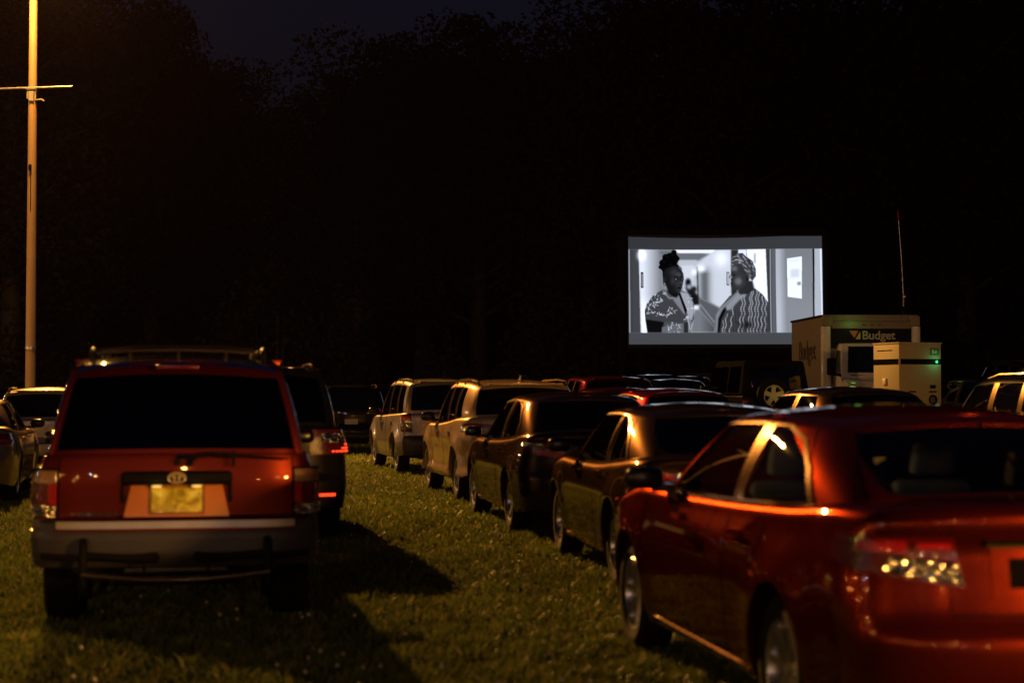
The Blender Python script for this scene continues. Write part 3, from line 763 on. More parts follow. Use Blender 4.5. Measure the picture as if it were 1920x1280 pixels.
    for sd in (1, -1):
        MB().tube([(sd * .50, -.66, 1.71), (sd * .53, -.60, 1.755), (sd * .545, -.3, 1.78), (sd * .545, 1.2, 1.785), (sd * .52, 1.42, 1.765), (sd * .50, 1.48, 1.71)], .013, 10).build('side_rail', M['plastic'], rk)
        for yy in (-.4, .4, 1.15): MB().tube([(sd * .545, yy, 1.78), (sd * .555, yy, 1.69)], .013, 8).build('rail_foot', M['plastic'], rk)
    MB().tube([(-.52, -.60, 1.745), (-.3, -.62, 1.762), (0, -.625, 1.768), (.3, -.62, 1.762), (.52, -.60, 1.745)], .011, 10).build('cross_rail', M['satin'], rk)
    for x in (-.30, 0, .30): MB().tube([(x, -.615, 1.765), (x, -.60, 1.70)], .010, 6).build('rail_stud', M['satin'], rk)
    MB().tube([(-.545, -.25, 1.78), (-.3, -.25, 1.80), (.3, -.25, 1.80), (.545, -.25, 1.78)], .010, 10).build('cross_bar', M['plastic'], rk)
    MB().tube([(-.545, .9, 1.80), (-.3, .9, 1.825), (.3, .9, 1.825), (.545, .9, 1.80)], .010, 10).build('cross_bar', M['satin'], rk)
    # tow guard: two posts, upper stubs and a bowed tube
    g = empty('rear_guard'); g.parent = t
    for sd in (1, -1):
        MB().tube([(sd * .55, y0 - .03, .60), (sd * .55, y0 - .085, .575), (sd * .55, y0 - .10, .50), (sd * .55, y0 - .09, .34), (sd * .55, y0 + .03, .26)], .026, 12).build('guard_post', M['plastic'], g)
        MB().tube([(sd * .53, y0 - .09, .52), (sd * .30, y0 - .105, .505), (sd * .16, y0 - .11, .50), (sd * .13, y0 - .05, .50)], [.022, .022, .030, .034], 12).build('guard_stub', M['plastic'], g)
        MB().tube([(sd * .55, y0 - .09, .50), (sd * .80, y0 - .03, .52)], .018, 10).build('guard_arm', M['plastic'], g)
        MB().tube([(sd * .19, y0 - .11, .49), (sd * .19, y0 - .11, .385)], .009, 8).build('guard_rib', M['plastic'], g)
    pts = [(x, y0 - .10 - .03 * math.cos(x * 2.6), .415 - .045 * math.cos(x * 2.6)) for x in np.linspace(-.56, .56, 25)]
    MB().tube(pts, .021, 12).build('guard_tube', M['satin'], g)
    m = MB(); m.box((0, y0 + .02, .42), (.62, .10, .03)); m.build('step_plate', M['grey_plastic'], g, bevel=.01)
    mirrors(t, S, 1.80, 1.10, 'red_suv', .9)
    handles(t, S, (.42, 1.42), 1.02, 'plastic'); gaps(t, S, (.10, 1.06, 2.05), .45)
    for sd in (1, -1):
        MB().box((sd * .66, y0 + .72, .30), (.24, .012, .26)).build('mud_flap', M['rubber'], t)
        low_patch(S, [(S.sx(2.98), .72), (S.sx(3.25), .72), (S.sx(3.2), .90), (S.sx(2.98), .90)], off=.01, side=sd).build('headlight', M['clear_lens'], t)
    sill_trim(t, S, 'grey_plastic', .60, .70, .50, 2.15)
    MB().tube([(.78, 2.15, 1.05), (.80, 2.05, 1.95)], .004, 6).build('antenna', M['plastic'], t)
    m = MB().tube([(-.45, y0 + .55, .30), (-.45, y0 + .08, .30)], .028, 12); m.build('exhaust_pipe', M['plastic'], t)
red_suv()

# ------------------------------------------------------------------ the line of cars on the right of the lane
def sedan_detail(t, S, kind, body, trim='pillar', lip=False):
    P = S.P; wb = P['wb']
    B = P['glow'] if 'glow' in P else None
    # pillars and window trim
    gtrim(t, S, 'pillar_trim', trim, 4.02, 4.98, .05, .885, off=.004, m=10)
    gtrim(t, S, 'belt_moulding', 'satin', 2.8, 6.45, .018, .043, off=.007, n=40)
    gtrim(t, S, 'window_arch', 'satin', 3.42, 6.45, .885, .915, off=.006, n=40)
    window_corners(t, S, body)
    handles(t, S, (.62, 1.66), .86, body); gaps(t, S, (.80, 1.62 if False else 2.42), .26)
    for sd in (1, -1):
        low_patch(S, [(S.sx(.40), .62), (S.sx(.408), .62), (S.sx(.25), .93), (S.sx(.24), .93)], n=1, m=12, off=.0016, skirt=.004, side=sd).build('door_gap', M['rubber'], t)
    sill_trim(t, S, 'satin' if kind == 'camry' else body, .232, .252, .46, 2.32)
    mirrors(t, S, 2.08, .98, body)
    # boot lid shut lines
    for x in (-.56, .56):
        rrect(S, x - .003, x + .003, .70, 1.0, n=1, m=10, off=.0015, skirt=.004).build('boot_gap', M['rubber'], t)
    rrect(S, -.56, .56, .672, .680, n=24, m=1, off=.0015, skirt=.004).build('boot_gap', M['rubber'], t)
    # parcel shelf
    MB().box((0, -.12, 1.0), (1.2, .5, .03)).build('parcel_shelf', M['cabin'], t)
    for sd in (1, -1):
        low_patch(S, [(S.sx(3.28), .60), (S.sx(3.60), .60), (S.sx(3.55), .72), (S.sx(3.2), .76)], off=.01, side=sd).build('headlight', M['clear_lens'], t)
        MB().box((sd * .5, S.yr + .10, .28), (.12, .16, .06)).build('exhaust_tip', M['chrome'], t, bevel=.015)

def window_corners(t, S, body):
    """body-coloured corners that round the side glass into its rear point and narrow the rear glass downward"""
    tc = 2.79
    for sd in (1, -1):
        for (c, nm, mt, off) in (([(tc, .50), (tc + .02, .50), (3.46, .89), (tc, .89)], 'pillar_corner', M[body], .003),
                        ([(tc - .03, .44), (tc + .04, .44), (3.02, .735), (2.95, .765)], 'window_edge', M['satin'], .008), ([(2.95, .765), (3.02, .735), (3.50, .875), (3.44, .915)], 'window_edge', M['satin'], .008),
                        ([(tc - .05, .02), (tc + .02, .02), (tc + .04, .46), (tc - .03, .46)], 'window_edge', M['satin'], .007)):
            gr_patch(S, c, n=10, m=10, off=off, skirt=off + .012, side=sd).build(nm, mt, t)
        for c in ([(1.30, .06), (1.74, .06), (1.74, .22), (1.52, .22)], [(1.52, .22), (1.74, .22), (1.74, .55), (1.69, .55)], [(1.05, .06), (1.30, .06), (1.52, .22), (1.36, .115)]):
            gr_patch(S, c, n=8, m=6, off=.003, skirt=.014, side=sd).build('glass_corner', M[body], t)

def red_sedan():
    P = sedan_P(W=1.82, shoulder=.055, belt=[(-1.12, 1.05), (-.6, 1.06), (0, 1.025), (1.0, .99), (2.0, .975), (2.55, .975), (3.0, .915), (3.5, .80), (3.75, .68)], rear=[(.25, -.10), (.34, -.03), (.48, 0), (.585, .006), (.61, -.004), (.65, -.035), (.78, -.065), (.93, -.085), (.99, -.045), (1.06, -.045)], inset=.02, bench=.30)
    t, S = make_car('red_sedan', 'glossy red sedan cut off by the photo edge, nearest of the line of cars', 'sedan', P, from_left_wheel(1.17, 7.25, P), R(9), 'red_sedan', interior='seat', style='seven')
    sedan_detail(t, S, 'camry', 'red_sedan')
    for sd in (1, -1):
        a0, a1, a2, a3 = S.sr(.50), S.sr(.70), S.sx(-.80), S.sx(-.62)
        tl = low_patch(S, [(a0, .775), (a3, .86), (a3, .96), (a0 + .05, .965)], n=22, m=8, off=.012, side=sd).build('taillight', M['dark_red_lens'], t)
        low_patch(S, [(a0 + .012, .790), (a1 + .12, .838), (a1 + .08, .892), (a0 + .040, .872)], n=18, m=6, off=.024, side=sd).build('clear_lens', M['clear_lens'], tl)
        low_patch(S, [(a0 + .06, .920), (a0 + .20, .920), (a0 + .20, .940), (a0 + .065, .940)], n=8, m=3, off=.026, side=sd).build('red_bar', M['red_lens'], tl)
        low_patch(S, [(a1 + .03, .905), (a2 - .02, .905), (a2 - .02, .948), (a1 + .03, .948)], n=8, m=3, off=.024, side=sd).build('red_lens', M['red_lens'], tl)
    rrect(S, -.56, .56, .695, .74, n=24, m=3, off=.010).build('boot_lip', M['red_sedan'], t)
    rrect(S, -.40, .40, .745, .925, n=20, m=6, off=.004).build('plate_recess', M['red_sedan'], t)
    rrect(S, -.33, .33, .775, .885, n=20, m=4, off=.006).build('plate_recess_face', M['fabric_black'], t)
    number_plate(t, S, .765, .895, 'white_plate')
    rrect(S, -.42, .42, .925, .955, n=20, m=3, off=.022, skirt=.03).build('boot_garnish', M['chrome'], t)
    # inspection sticker inside the rear glass
    st = empty('window_sticker'); st.parent = t
    p = S.gp(1.22, .52, -.014); q = S.gp(1.0, .52, -.014); 
    dx = Vector((-(p[0]) + q[0], p[1] - q[1], 0))
    o = MB().box((0, 0, 0), (.085, .060, .002)).build('sticker_paper', pmat('sticker_paper', (.16, .17, .12), .6), st)
    st.location = (-p[0] + .0, p[1] - .004, p[2]); st.rotation_euler = (R(33), 0, R(-6))
    text_obj('2214', 'sticker_digits', M['cabin'], st, (-.037, -.014, .0022), .040, rot=(0, 0, 0), extrude=.0006)
red_sedan()

def bronze_sedan():
    P = sedan_P(W=1.79, wb=2.70, oh_r=1.02, oh_f=.92, belt=[(-1.05, 1.00), (-.6, 1.02), (0, .985), (1.0, .93), (2.0, .92), (2.5, .925), (2.95, .88), (3.4, .79), (3.65, .68)],
        roof=[(-.1, 1.30), (.3, 1.345), (.9, 1.37), (1.4, 1.36), (1.8, 1.31)],
        green=[(0, -.66, 0, .0), (.55, -.64, .46, .03), (.78, -.52, .60, .12), (.90, -.02, .665, .36), (.905, .60, .69, .60), (.905, .68, .69, .68), (.90, 1.85, .67, 1.36), (.86, 2.08, .62, 1.50), (.60, 2.30, .42, 1.64), (0, 2.38, 0, 1.70)])
    t, S = make_car('dark_sedan', 'dark bronze sedan second in the line, its roof just ahead of the red sedan', 'sedan', P, from_left_wheel(.82, 13.1, P), R(7.5), 'bronze', glass='privacy', interior='dark_seat', style='ten')
    sedan_detail(t, S, 'b', 'bronze')
    for sd in (1, -1):
        a0, a1, a3 = S.sr(.42), S.sr(.62), S.sx(-.66)
        tl = low_patch(S, [(a0, .80), (a3, .86), (a3, .95), (a0, .90)], n=20, m=6, off=.012, side=sd).build('taillight', M['dark_red_lens'], t)
        low_patch(S, [(a1, .875), (a3 - .06, .90), (a3 - .06, .94), (a1, .90)], n=10, m=3, off=.022, side=sd).build('red_lens', M['red_lens'], tl)
    rrect(S, -.25, .25, .70, .84, off=.006).build('plate_recess', M['cabin'], t)
    number_plate(t, S, .71, .83, 'white_plate')
bronze_sedan()

def brown_sedan():
    P = sedan_P(W=1.80, wb=2.72, oh_r=1.05, oh_f=.92, roof=[(-.1, 1.40), (.3, 1.44), (.9, 1.455), (1.4, 1.44), (1.8, 1.39)], belt=[(-1.08, 1.07), (-.6, 1.07), (0, 1.02), (1.0, .97), (2.0, .95), (2.5, .955), (2.95, .91), (3.45, .82), (3.7, .70)])
    t, S = make_car('dark_sedan', 'dark brown sedan with a red tail strip, third in the line of cars', 'sedan', P, from_left_wheel(.0, 18.5, P), R(9.5), 'brown', glass='privacy', interior='dark_seat')
    sedan_detail(t, S, 'c', 'brown')
    for sd in (1, -1):
        a0, a1, a3 = S.sr(.44), S.sr(.60), S.sx(-.70)
        tl = low_patch(S, [(a0, .80), (a3, .90), (a3, 1.00), (a0, .97)], n=20, m=6, off=.012, side=sd).build('taillight', M['dark_red_lens'], t)
        low_patch(S, [(a0 + .01, .815), (a3 - .25, .86), (a3 - .25, .905), (a0 + .01, .875)], n=14, m=3, off=.022, side=sd).build('red_lens', M['red_lens'], tl)
        low_patch(S, [(a1 + .10, .93), (a3 - .05, .94), (a3 - .05, .985), (a1 + .10, .975)], n=10, m=3, off=.022, side=sd).build('clear_lens', M['clear_lens'], tl)
    rrect(S, -.42, .42, .90, .945, n=20, m=3, off=.016).build('boot_garnish', M['chrome'], t)
    rrect(S, -.27, .27, .72, .87, off=.006).build('plate_recess', M['cabin'], t)
    number_plate(t, S, .735, .86, 'white_plate')
brown_sedan()

def suv_detail(t, S, body, lampspec, rails=True, clad=False):
    P = S.P
    for a, b in ((4.02, 4.98), (6.02, 6.98)):
        gtrim(t, S, 'pillar_trim', 'pillar', a, b, .04, .885, off=.004, m=8)
    gtrim(t, S, 'belt_moulding', 'rubber', 3.05, 8.3, .012, .038, off=.006, n=40)
    handles(t, S, (.52, 1.50), .93, body); gaps(t, S, (1.10, 2.12), .34)
    for sd in (1, -1):
        low_patch(S, [(S.sx(.46), .70), (S.sx(.466), .70), (S.sx(.33), 1.04), (S.sx(.322), 1.04)], n=1, m=12, off=.0016, skirt=.004, side=sd).build('door_gap', M['rubber'], t)
    mirrors(t, S, 2.02, 1.08, body, 1.1)
    zr = max(z for y, z in P['roof'])
    if rails:
        for sd in (1, -1):
            x = S.W * .68
            MB().tube([(sd * x, -.40, zr - .05), (sd * x, -.30, zr + .010), (sd * x, .2, zr + .035), (sd * x, 1.15, zr + .03), (sd * x, 1.45, zr - .02), (sd * x, 1.52, zr - .06)], .015, 8).build('roof_rail', M['satin'], t)
    rrect(S, -.22, .22, .60, .62, n=4, m=1, off=.004).build('bumper_groove', M['rubber'], t)
    m = MB(); m.box((0, -.52, S.zroof(0, -.5) - .01), (1.05, .16, .025)); m.build('roof_spoiler', M[body], t, bevel=.01)
    MB().tube([(.05, S.yr + .10, 1.18), (.10, S.yr + .07, 1.16), (.42, S.yr + .10, 1.17)], .012, 8).build('rear_wiper', M['plastic'], t)
    for sd in (1, -1):
        low_patch(S, [(S.sx(S.yf - .62), .74), (S.sx(S.yf - .40), .74), (S.sx(S.yf - .42), .88), (S.sx(S.yf - .75), .92)], off=.01, side=sd).build('headlight', M['clear_lens'], t)
    lampspec()

def cream_suv():
    P = suv_P(W=1.84, wb=2.64, oh_r=.88, oh_f=.92, roof=[(-.5, 1.575), (0, 1.62), (.8, 1.645), (1.4, 1.63), (1.9, 1.58)], flare=.045, bulge=.035,
        belt=[(-.9, 1.16), (0, 1.14), (1.0, 1.07), (2.0, 1.03), (2.4, 1.03), (2.8, .98), (3.3, .88), (3.5, .80)],
        side=[(.25, -.06), (.36, .0), (.46, -.03), (.6, -.03), (.85, .0), (1.0, -.02), (1.15, -.06)],
        green=[(0, -.74, 0, -.42), (.62, -.72, .56, -.41), (.82, -.58, .68, -.34), (.90, -.16, .735, -.02), (.905, .40, .75, .34), (.905, .47, .75, .41), (.905, 1.05, .76, .95), (.905, 1.14, .76, 1.04), (.90, 1.98, .74, 1.50), (.86, 2.16, .68, 1.63), (.55, 2.32, .44, 1.75), (0, 2.38, 0, 1.80)])
    t, S = make_car('cream_suv', 'cream crossover with dark wrap-round red tail lamps, fourth in the line', 'suv', P, from_left_wheel(-.76, 24.0, P), R(11.3), 'cream', glass='privacy', interior='dark_seat')
    def lamps():
        for sd in (1, -1):
            a0, a1, a3 = S.sr(.45), S.sr(.55), S.sx(-.50)
            tl = low_patch(S, [(a0, .93), (a3, .96), (a3, 1.09), (a0, 1.06)], n=20, m=6, off=.014, side=sd).build('taillight', M['dark_red_lens'], t)
            low_patch(S, [(a1 + .15, 1.02), (a3 - .03, 1.03), (a3 - .03, 1.075), (a1 + .15, 1.055)], n=10, m=3, off=.024, side=sd).build('red_lens', M['red_lens'], tl)
        rrect(S, -.5, .5, .93, 1.03, n=20, m=3, off=.010).build('tail_garnish', M['dark_red_lens'], t)
        rrect(S, -.26, .26, .74, .90, off=.006).build('plate_recess', M['cabin'], t)
        rrect(S, -.16, .16, .76, .89, off=.012).build('licence_plate', M['white_plate'], t)
        rrect(S, -.85, .85, .36, .58, n=30, m=5, off=.010).build('rear_bumper', M['plastic'], t)
    suv_detail(t, S, 'cream', lamps)
    MB().box((0, -.22, 1.70), (.05, .18, .07), taper=(.4, .3)).build('fin_antenna', M['plastic'], t)
cream_suv()

def silver_suv():
    P = suv_P(W=1.80, wb=2.63, oh_r=.85, oh_f=.85, roof=[(-.55, 1.66), (0, 1.70), (.8, 1.715), (1.4, 1.70), (1.9, 1.64)], flare=.05,
        green=[(0, -.76, 0, -.56), (.62, -.74, .58, -.55), (.83, -.66, .72, -.50), (.90, -.46, .765, -.36), (.905, .20, .775, .16), (.905, .28, .775, .24), (.905, 1.05, .775, .95), (.905, 1.14, .775, 1.04), (.90, 1.98, .75, 1.55), (.86, 2.16, .69, 1.68), (.55, 2.32, .44, 1.80), (0, 2.38, 0, 1.85)])
    t, S = make_car('silver_suv', 'silver boxy crossover with tall red tail lamps and roof rails, fifth in the line', 'suv', P, from_left_wheel(-2.15, 32, P), R(13.5), 'silver', glass='privacy', interior='dark_seat')
    def lamps():
        for sd in (1, -1):
            a0, a3 = S.sr(.70), S.sx(-.46)
            tl = low_patch(S, [(a0, .76), (a3 - .14, .78), (a3, 1.08), (a0 + .05, 1.12)], n=14, m=8, off=.014, side=sd).build('taillight', M['dark_red_lens'], t)
            low_patch(S, [(a0 + .03, .84), (a3 - .18, .84), (a3 - .12, .93), (a0 + .03, .93)], n=10, m=3, off=.024, side=sd).build('clear_lens', M['clear_lens'], tl)
            low_patch(S, [(a0 + .04, .96), (a3 - .12, .96), (a3 - .06, 1.06), (a0 + .07, 1.08)], n=10, m=3, off=.024, side=sd).build('red_lens', M['red_lens'], tl)
        rrect(S, -.24, .24, .80, .93, off=.006).build('plate_recess', M['cabin'], t)
        rrect(S, -.16, .16, .81, .92, off=.012).build('licence_plate', M['white_plate'], t)
        rrect(S, -.85, .85, .34, .70, n=30, m=6, off=.016).build('rear_bumper', M['grey_plastic'], t)
    suv_detail(t, S, 'silver', lamps)
    MB().tube([(.0, -.2, 1.72), (.0, -.32, 1.90)], .012, 8).build('antenna', M['plastic'], t)
silver_suv()

# ------------------------------------------------------------------ dark SUV ahead of the red one, tail lamps glowing
def black_suv():
    P = suv_P(W=1.96, wb=2.98, oh_r=1.05, oh_f=.95, wr=.37, arch=.43, rc=.26, roof=[(-.6, 1.71), (0, 1.745), (.8, 1.755), (1.6, 1.74), (2.1, 1.67)], belt=[(-1.1, 1.16), (0, 1.14), (1.0, 1.11), (2.2, 1.09), (2.7, 1.07), (3.2, 1.0), (3.8, .86)],
        green=[(0, -.94, 0, -.66), (.62, -.92, .56, -.65), (.82, -.82, .70, -.60), (.90, -.55, .745, -.42), (.905, .28, .76, .22), (.905, .36, .76, .30), (.905, 1.25, .76, 1.12), (.905, 1.34, .76, 1.21), (.90, 2.25, .74, 1.80), (.86, 2.45, .68, 1.93), (.55, 2.62, .44, 2.05), (0, 2.70, 0, 2.10)])
    t, S = make_car('black_suv', 'charcoal family SUV with red dotted tail lamps lit, half hidden by the red off-roader', 'suv', P, (-2.56 - .2, 16.7 + 1.0, 0), R(11), 'charcoal', glass='privacy', interior='dark_seat')
    def lamps():
        for sd in (1, -1):
            a0, a3 = S.sr(.60), S.sx(-.62)
            tl = low_patch(S, [(a0, .885), (a3, .885), (a3, 1.13), (a0, 1.13)], n=16, m=8, off=.014, side=sd).build('taillight', M['dark_red_lens'], t)
            low_patch(S, [(a0 + .12, 1.0), (a3 - .05, 1.0), (a3 - .05, 1.10), (a0 + .12, 1.10)], n=10, m=4, off=.022, side=sd).build('clear_lens', M['clear_lens'], tl)
            k = 0
            for z, n_ in ((.915, 9), (.945, 6), (.98, 3)):
                for j in range(n_):
                    a = a3 - .04 - j * .043
                    low_patch(S, [(a - .011, z - .009), (a + .011, z - .009), (a + .011, z + .009), (a - .011, z + .009)], n=2, m=2, off=.030, skirt=.016, side=sd).build('lit_diode', M['lit_red'], tl)
            for j in range(5):
                x = sd * (.34 + j * .045)
                rrect(S, x - .012, x + .012, .905, .925, n=2, m=2, off=.02, skirt=.014).build('lit_diode', M['lit_red'], t)
            rrect(S, sd * .72 - .12, sd * .72 + .12, .475, .505, off=.02).build('bumper_reflector', M['lit_red'], t)  # reflector's red glow is put in as emission
        rrect(S, -.24, .24, .72, .86, off=.006).build('plate_recess', M['cabin'], t)
        rrect(S, -.16, .16, .73, .85, off=.012).build('licence_plate', M['white_plate'], t)
        rrect(S, -.93, .93, .36, .46, n=30, m=4, off=.010).build('rear_bumper', M['plastic'], t)
        for x in (-.9, .9): pass
    suv_detail(t, S, 'charcoal', lamps)
    MB().tube([(.30, -.4, 1.76), (.30, -.5, 2.26)], .007, 6).build('antenna', M['plastic'], t)
black_suv()

# ------------------------------------------------------------------ farther cars
def simple_lamps(t, S, z0, z1, x0=.58, back=.35, mat='dark_red_lens'):
    for sd in (1, -1):
        a0, a3 = S.sr(x0), S.sx(S.yr + back)
        tl = low_patch(S, [(a0, z0), (a3, z0 + .02), (a3, z1), (a0, z1)], n=12, m=5, off=.012, side=sd).build('taillight', M[mat], t)
        low_patch(S, [(a0 + .03, z0 + .02), (a3 - .04, z0 + .04), (a3 - .04, (z0 + z1) / 2), (a0 + .03, (z0 + z1) / 2)], n=8, m=3, off=.02, side=sd).build('red_lens', M['red_lens'], tl)
    rrect(S, -.16, .16, z0 - .12, z0, off=.012).build('licence_plate', M['white_plate'], t)

def far_sedan(label, X, d, body, hd=HEAD, name='parked_sedan', lod=2, **k):
    P = sedan_P(**k)
    t, S = make_car(name, label, 'sedan', P, (X, d, 0), hd, body, glass='privacy', interior='dark_seat', lod=lod)
    gtrim(t, S, 'pillar_trim', 'pillar', 4.02, 4.98, .05, .885, off=.004, m=6)
    gtrim(t, S, 'window_arch', 'satin', 2.72, 6.45, .885, .915, off=.006, n=30)
    gtrim(t, S, 'belt_moulding', 'satin', 2.85, 6.45, .018, .043, off=.006, n=30)
    mirrors(t, S, 2.08, .98, body); gaps(t, S, (.80, 2.42), .26); handles(t, S, (.62, 1.66), .86, body)
    simple_lamps(t, S, .80, .95, .50, .42)
    return t, S
def far_suv(label, X, d, body, hd=HEAD, name='parked_suv', rails=True, lod=2, cat='suv', glass='privacy', **k):
    P = suv_P(**k)
    t, S = make_car(name, label, cat, P, (X, d, 0), hd, body, glass=glass, interior='dark_seat', lod=lod)
    def lamps(): simple_lamps(t, S, .84, 1.08, .66, .30)
    suv_detail(t, S, body, lamps, rails)
    return t, S

# left of the red SUV
P0 = sedan_P()
hl = R(11); wl = P0['W'] / 2 - .06
far_sedan('champagne sedan at the left edge, the grass mirrored in its doors', -6.85 - wl * math.cos(hl), 23.6 - wl * math.sin(hl), 'gold', hl, name='gold_sedan', lod=1, roof=[(-.1, 1.33), (.3, 1.37), (.9, 1.385), (1.4, 1.375), (1.8, 1.33)])
t, S = far_suv('pale hatchback wagon with roof rails, behind the champagne sedan and before the tall pole', -8.35, 30.6, 'silver', R(11), name='silver_wagon', W=1.78, roof=[(-.5, 1.49), (0, 1.53), (.8, 1.55), (1.4, 1.535), (1.9, 1.48)],
        belt=[(-.9, 1.02), (0, 1.0), (1.0, .98), (2.0, .96), (2.4, .96), (2.8, .92), (3.3, .84), (3.5, .78)])
far_suv('dark car behind the wagon, only its roof line showing past the tall pole', -18.6, 63, 'black', R(11), name='dark_suv', rails=False, lod=3)
far_suv('black SUV between the charcoal SUV and the silver crossover, lamps glinting', -4.05, 42.5, 'black', R(9), name='dark_suv', W=1.9)
far_suv('small dark car just left of the silver crossover, pale light on its roof', -4.35, 56, 'black', R(10), name='dark_hatchback', rails=False, lod=3, cat='hatchback')
# beyond the line
far_suv('dark minivan with roof rails behind the cream crossover', 1.0, 46.5, 'black', R(9), name='dark_minivan', lod=2, cat='minivan', W=1.95, roof=[(-.5, 1.66), (0, 1.71), (.8, 1.735), (1.4, 1.71), (1.9, 1.63)])
far_suv('dark maroon SUV roof just right of the minivan', 2.1, 35.5, 'maroon', R(9), name='maroon_suv', rails=False, lod=2, W=1.85, roof=[(-.5, 1.58), (0, 1.63), (.8, 1.65), (1.4, 1.63), (1.9, 1.56)])
far_sedan('low maroon sedan in front of the maroon SUV', 2.05, 30.3, 'maroon', R(9), name='maroon_sedan', roof=[(-.1, 1.44), (.3, 1.50), (.9, 1.515), (1.4, 1.50), (1.8, 1.45)])
far_sedan('bright red hatch roof behind the dark bronze sedan', 2.55, 25.6, 'red_car', R(9), name='red_hatchback', roof=[(-.1, 1.46), (.3, 1.50), (.9, 1.52), (1.4, 1.50), (1.8, 1.45)], W=1.86,
    green=[(0, -.72, 0, -.34), (.55, -.70, .48, -.32), (.78, -.58, .64, -.24), (.90, -.1, .70, .1), (.905, .60, .70, .58), (.905, .70, .70, .68), (.90, 1.95, .68, 1.42), (.86, 2.16, .62, 1.56), (.60, 2.38, .42, 1.70), (0, 2.47, 0, 1.76)])
far_suv('dark car with screen light on its roof, first right of the maroon SUV', 4.35, 50.5, 'black', R(8), name='dark_suv', rails=False, lod=3)
far_sedan('dark sedan with a pale roof edge, left of the jeep', 4.35, 44, 'black', R(8), name='dark_sedan', lod=3, roof=[(-.1, 1.40), (.3, 1.44), (.9, 1.46), (1.4, 1.44), (1.8, 1.39)])
far_suv('farthest dark car, a sliver showing left of the jeep', 5.6, 55, 'black', R(8), name='dark_suv', rails=False, lod=3)
# third column
far_sedan('dark low car with an orange lit rear pillar, in front of the truck', 4.28, 20.2, 'bronze', R(10), name='dark_hatchback', lod=1, W=1.76, roof=[(-.2, 1.45), (.3, 1.505), (.9, 1.525), (1.4, 1.51), (1.8, 1.45)],
    belt=[(-1.12, 1.06), (-.6, 1.07), (0, 1.03), (1.0, 1.00), (2.0, .98), (2.55, .98), (3.0, .93), (3.5, .83), (3.75, .70)])
far_suv('SUV at the right edge with bright orange window pillars', 6.9, 20.2, 'black', R(10.5), name='dark_suv', lod=1, rails=True, glass='glass', W=1.86, roof=[(-.5, 1.62), (0, 1.67), (.8, 1.69), (1.4, 1.67), (1.9, 1.60)])
far_sedan('dark car with thin white window lines, right of the pale cabinet', 11.0, 38, 'black', R(11), name='dark_sedan', lod=2, roof=[(-.1, 1.44), (.3, 1.50), (.9, 1.515), (1.4, 1.50), (1.8, 1.45)])
far_suv('dark van standing farthest back at the right edge', 13.9, 45, 'black', R(11), name='dark_van', lod=3, cat='van', roof=[(-.5, 1.85), (0, 1.92), (.8, 1.95), (1.4, 1.93), (1.9, 1.80)])

# ------------------------------------------------------------------ jeep with its spare wheel
def jeep():
    X, d, a = 5.45, 36.5, R(11)
    t = empty('off_road_jeep', (X, d, float(ground_z(X, d)) + .02), a); tag(t, 'black boxy jeep with a pale spare wheel on its tailgate', 'jeep')
    b = MB()
    # tub with sloped front, fenders as separate parts
    b.box((0, 1.15, .86), (1.52, 3.55, .62)); b.box((0, 2.75, 1.02), (1.35, 1.2, .34), taper=(.9, .98))
    b.build('body', M['black'], t, bevel=.04, seg=3)
    top = MB(); V = [(-.76, -.58, 1.17), (.76, -.58, 1.17), (.74, 1.95, 1.17), (-.74, 1.95, 1.17), (-.66, -.48, 1.90), (.66, -.48, 1.90), (.62, 1.55, 1.92), (-.62, 1.55, 1.92)]
    top.add(V, [(0, 3, 2, 1), (4, 5, 6, 7), (0, 1, 5, 4), (1, 2, 6, 5), (2, 3, 7, 6), (3, 0, 4, 7)])
    top.build('soft_top', M['fabric_black'], t, bevel=.06, seg=4)
    MB().box((0, -.545, 1.52), (1.10, .02, .48), rot=Matrix.Rotation(R(-8), 3, 'X')).build('rear_window', M['privacy'], t, bevel=.02)
    for sd in (1, -1):
        for (y0, y1) in ((-.35, .40), (.52, 1.05), (1.12, 1.70)):
            V = [(sd * .762, y0, 1.24), (sd * .762, y1, 1.24), (sd * .70, y1 - .08, 1.78), (sd * .70, y0 + .04, 1.78)]
            q = MB().add(V + [(v[0] - sd * .02, v[1], v[2]) for v in V], [(0, 1, 2, 3), (7, 6, 5, 4), (0, 4, 5, 1), (1, 5, 6, 2), (2, 6, 7, 3), (3, 7, 4, 0)]); q.build('side_window', M['privacy'], t)
        for yc in (0, 2.42):
            fl = MB(); pts = [[(sd * .76, yc + .52 * math.cos(k), .45 + .52 * math.sin(k)), (sd * .93, yc + .53 * math.cos(k), .44 + .53 * math.sin(k)), (sd * .93, yc + .49 * math.cos(k), .42 + .49 * math.sin(k))] for k in np.linspace(.15, PI - .15, 12)]
            fl.grid(pts).build('fender', M['plastic'], t)
            wheel(t, sd * .78, yc, .42, .26, sd, M['alloy'], 'jeep', n=28)
        MB().box((sd * .69, -.635, .98), (.13, .04, .20)).build('taillight', M['dark_red_lens'], t, bevel=.01)
        MB().box((sd * .86, 1.72, 1.28), (.18, .10, .20)).build('wing_mirror', M['plastic'], t, bevel=.03)
        MB().box((sd * .77, 1.0, .40), (.14, 1.35, .06)).build('side_step', M['plastic'], t, bevel=.02)
    MB().box((0, -.70, .62), (1.55, .16, .16)).build('rear_bumper', M['plastic'], t, bevel=.03)
    w = wheel(t, .10, -.80, .38, .25, 1, M['pale_rim'], 'jeep', n=32, name='spare_wheel', rimr=.60)
    w.rotation_euler = (0, 0, R(-90)); w.location = (-.14, -.74, 1.16)
jeep()
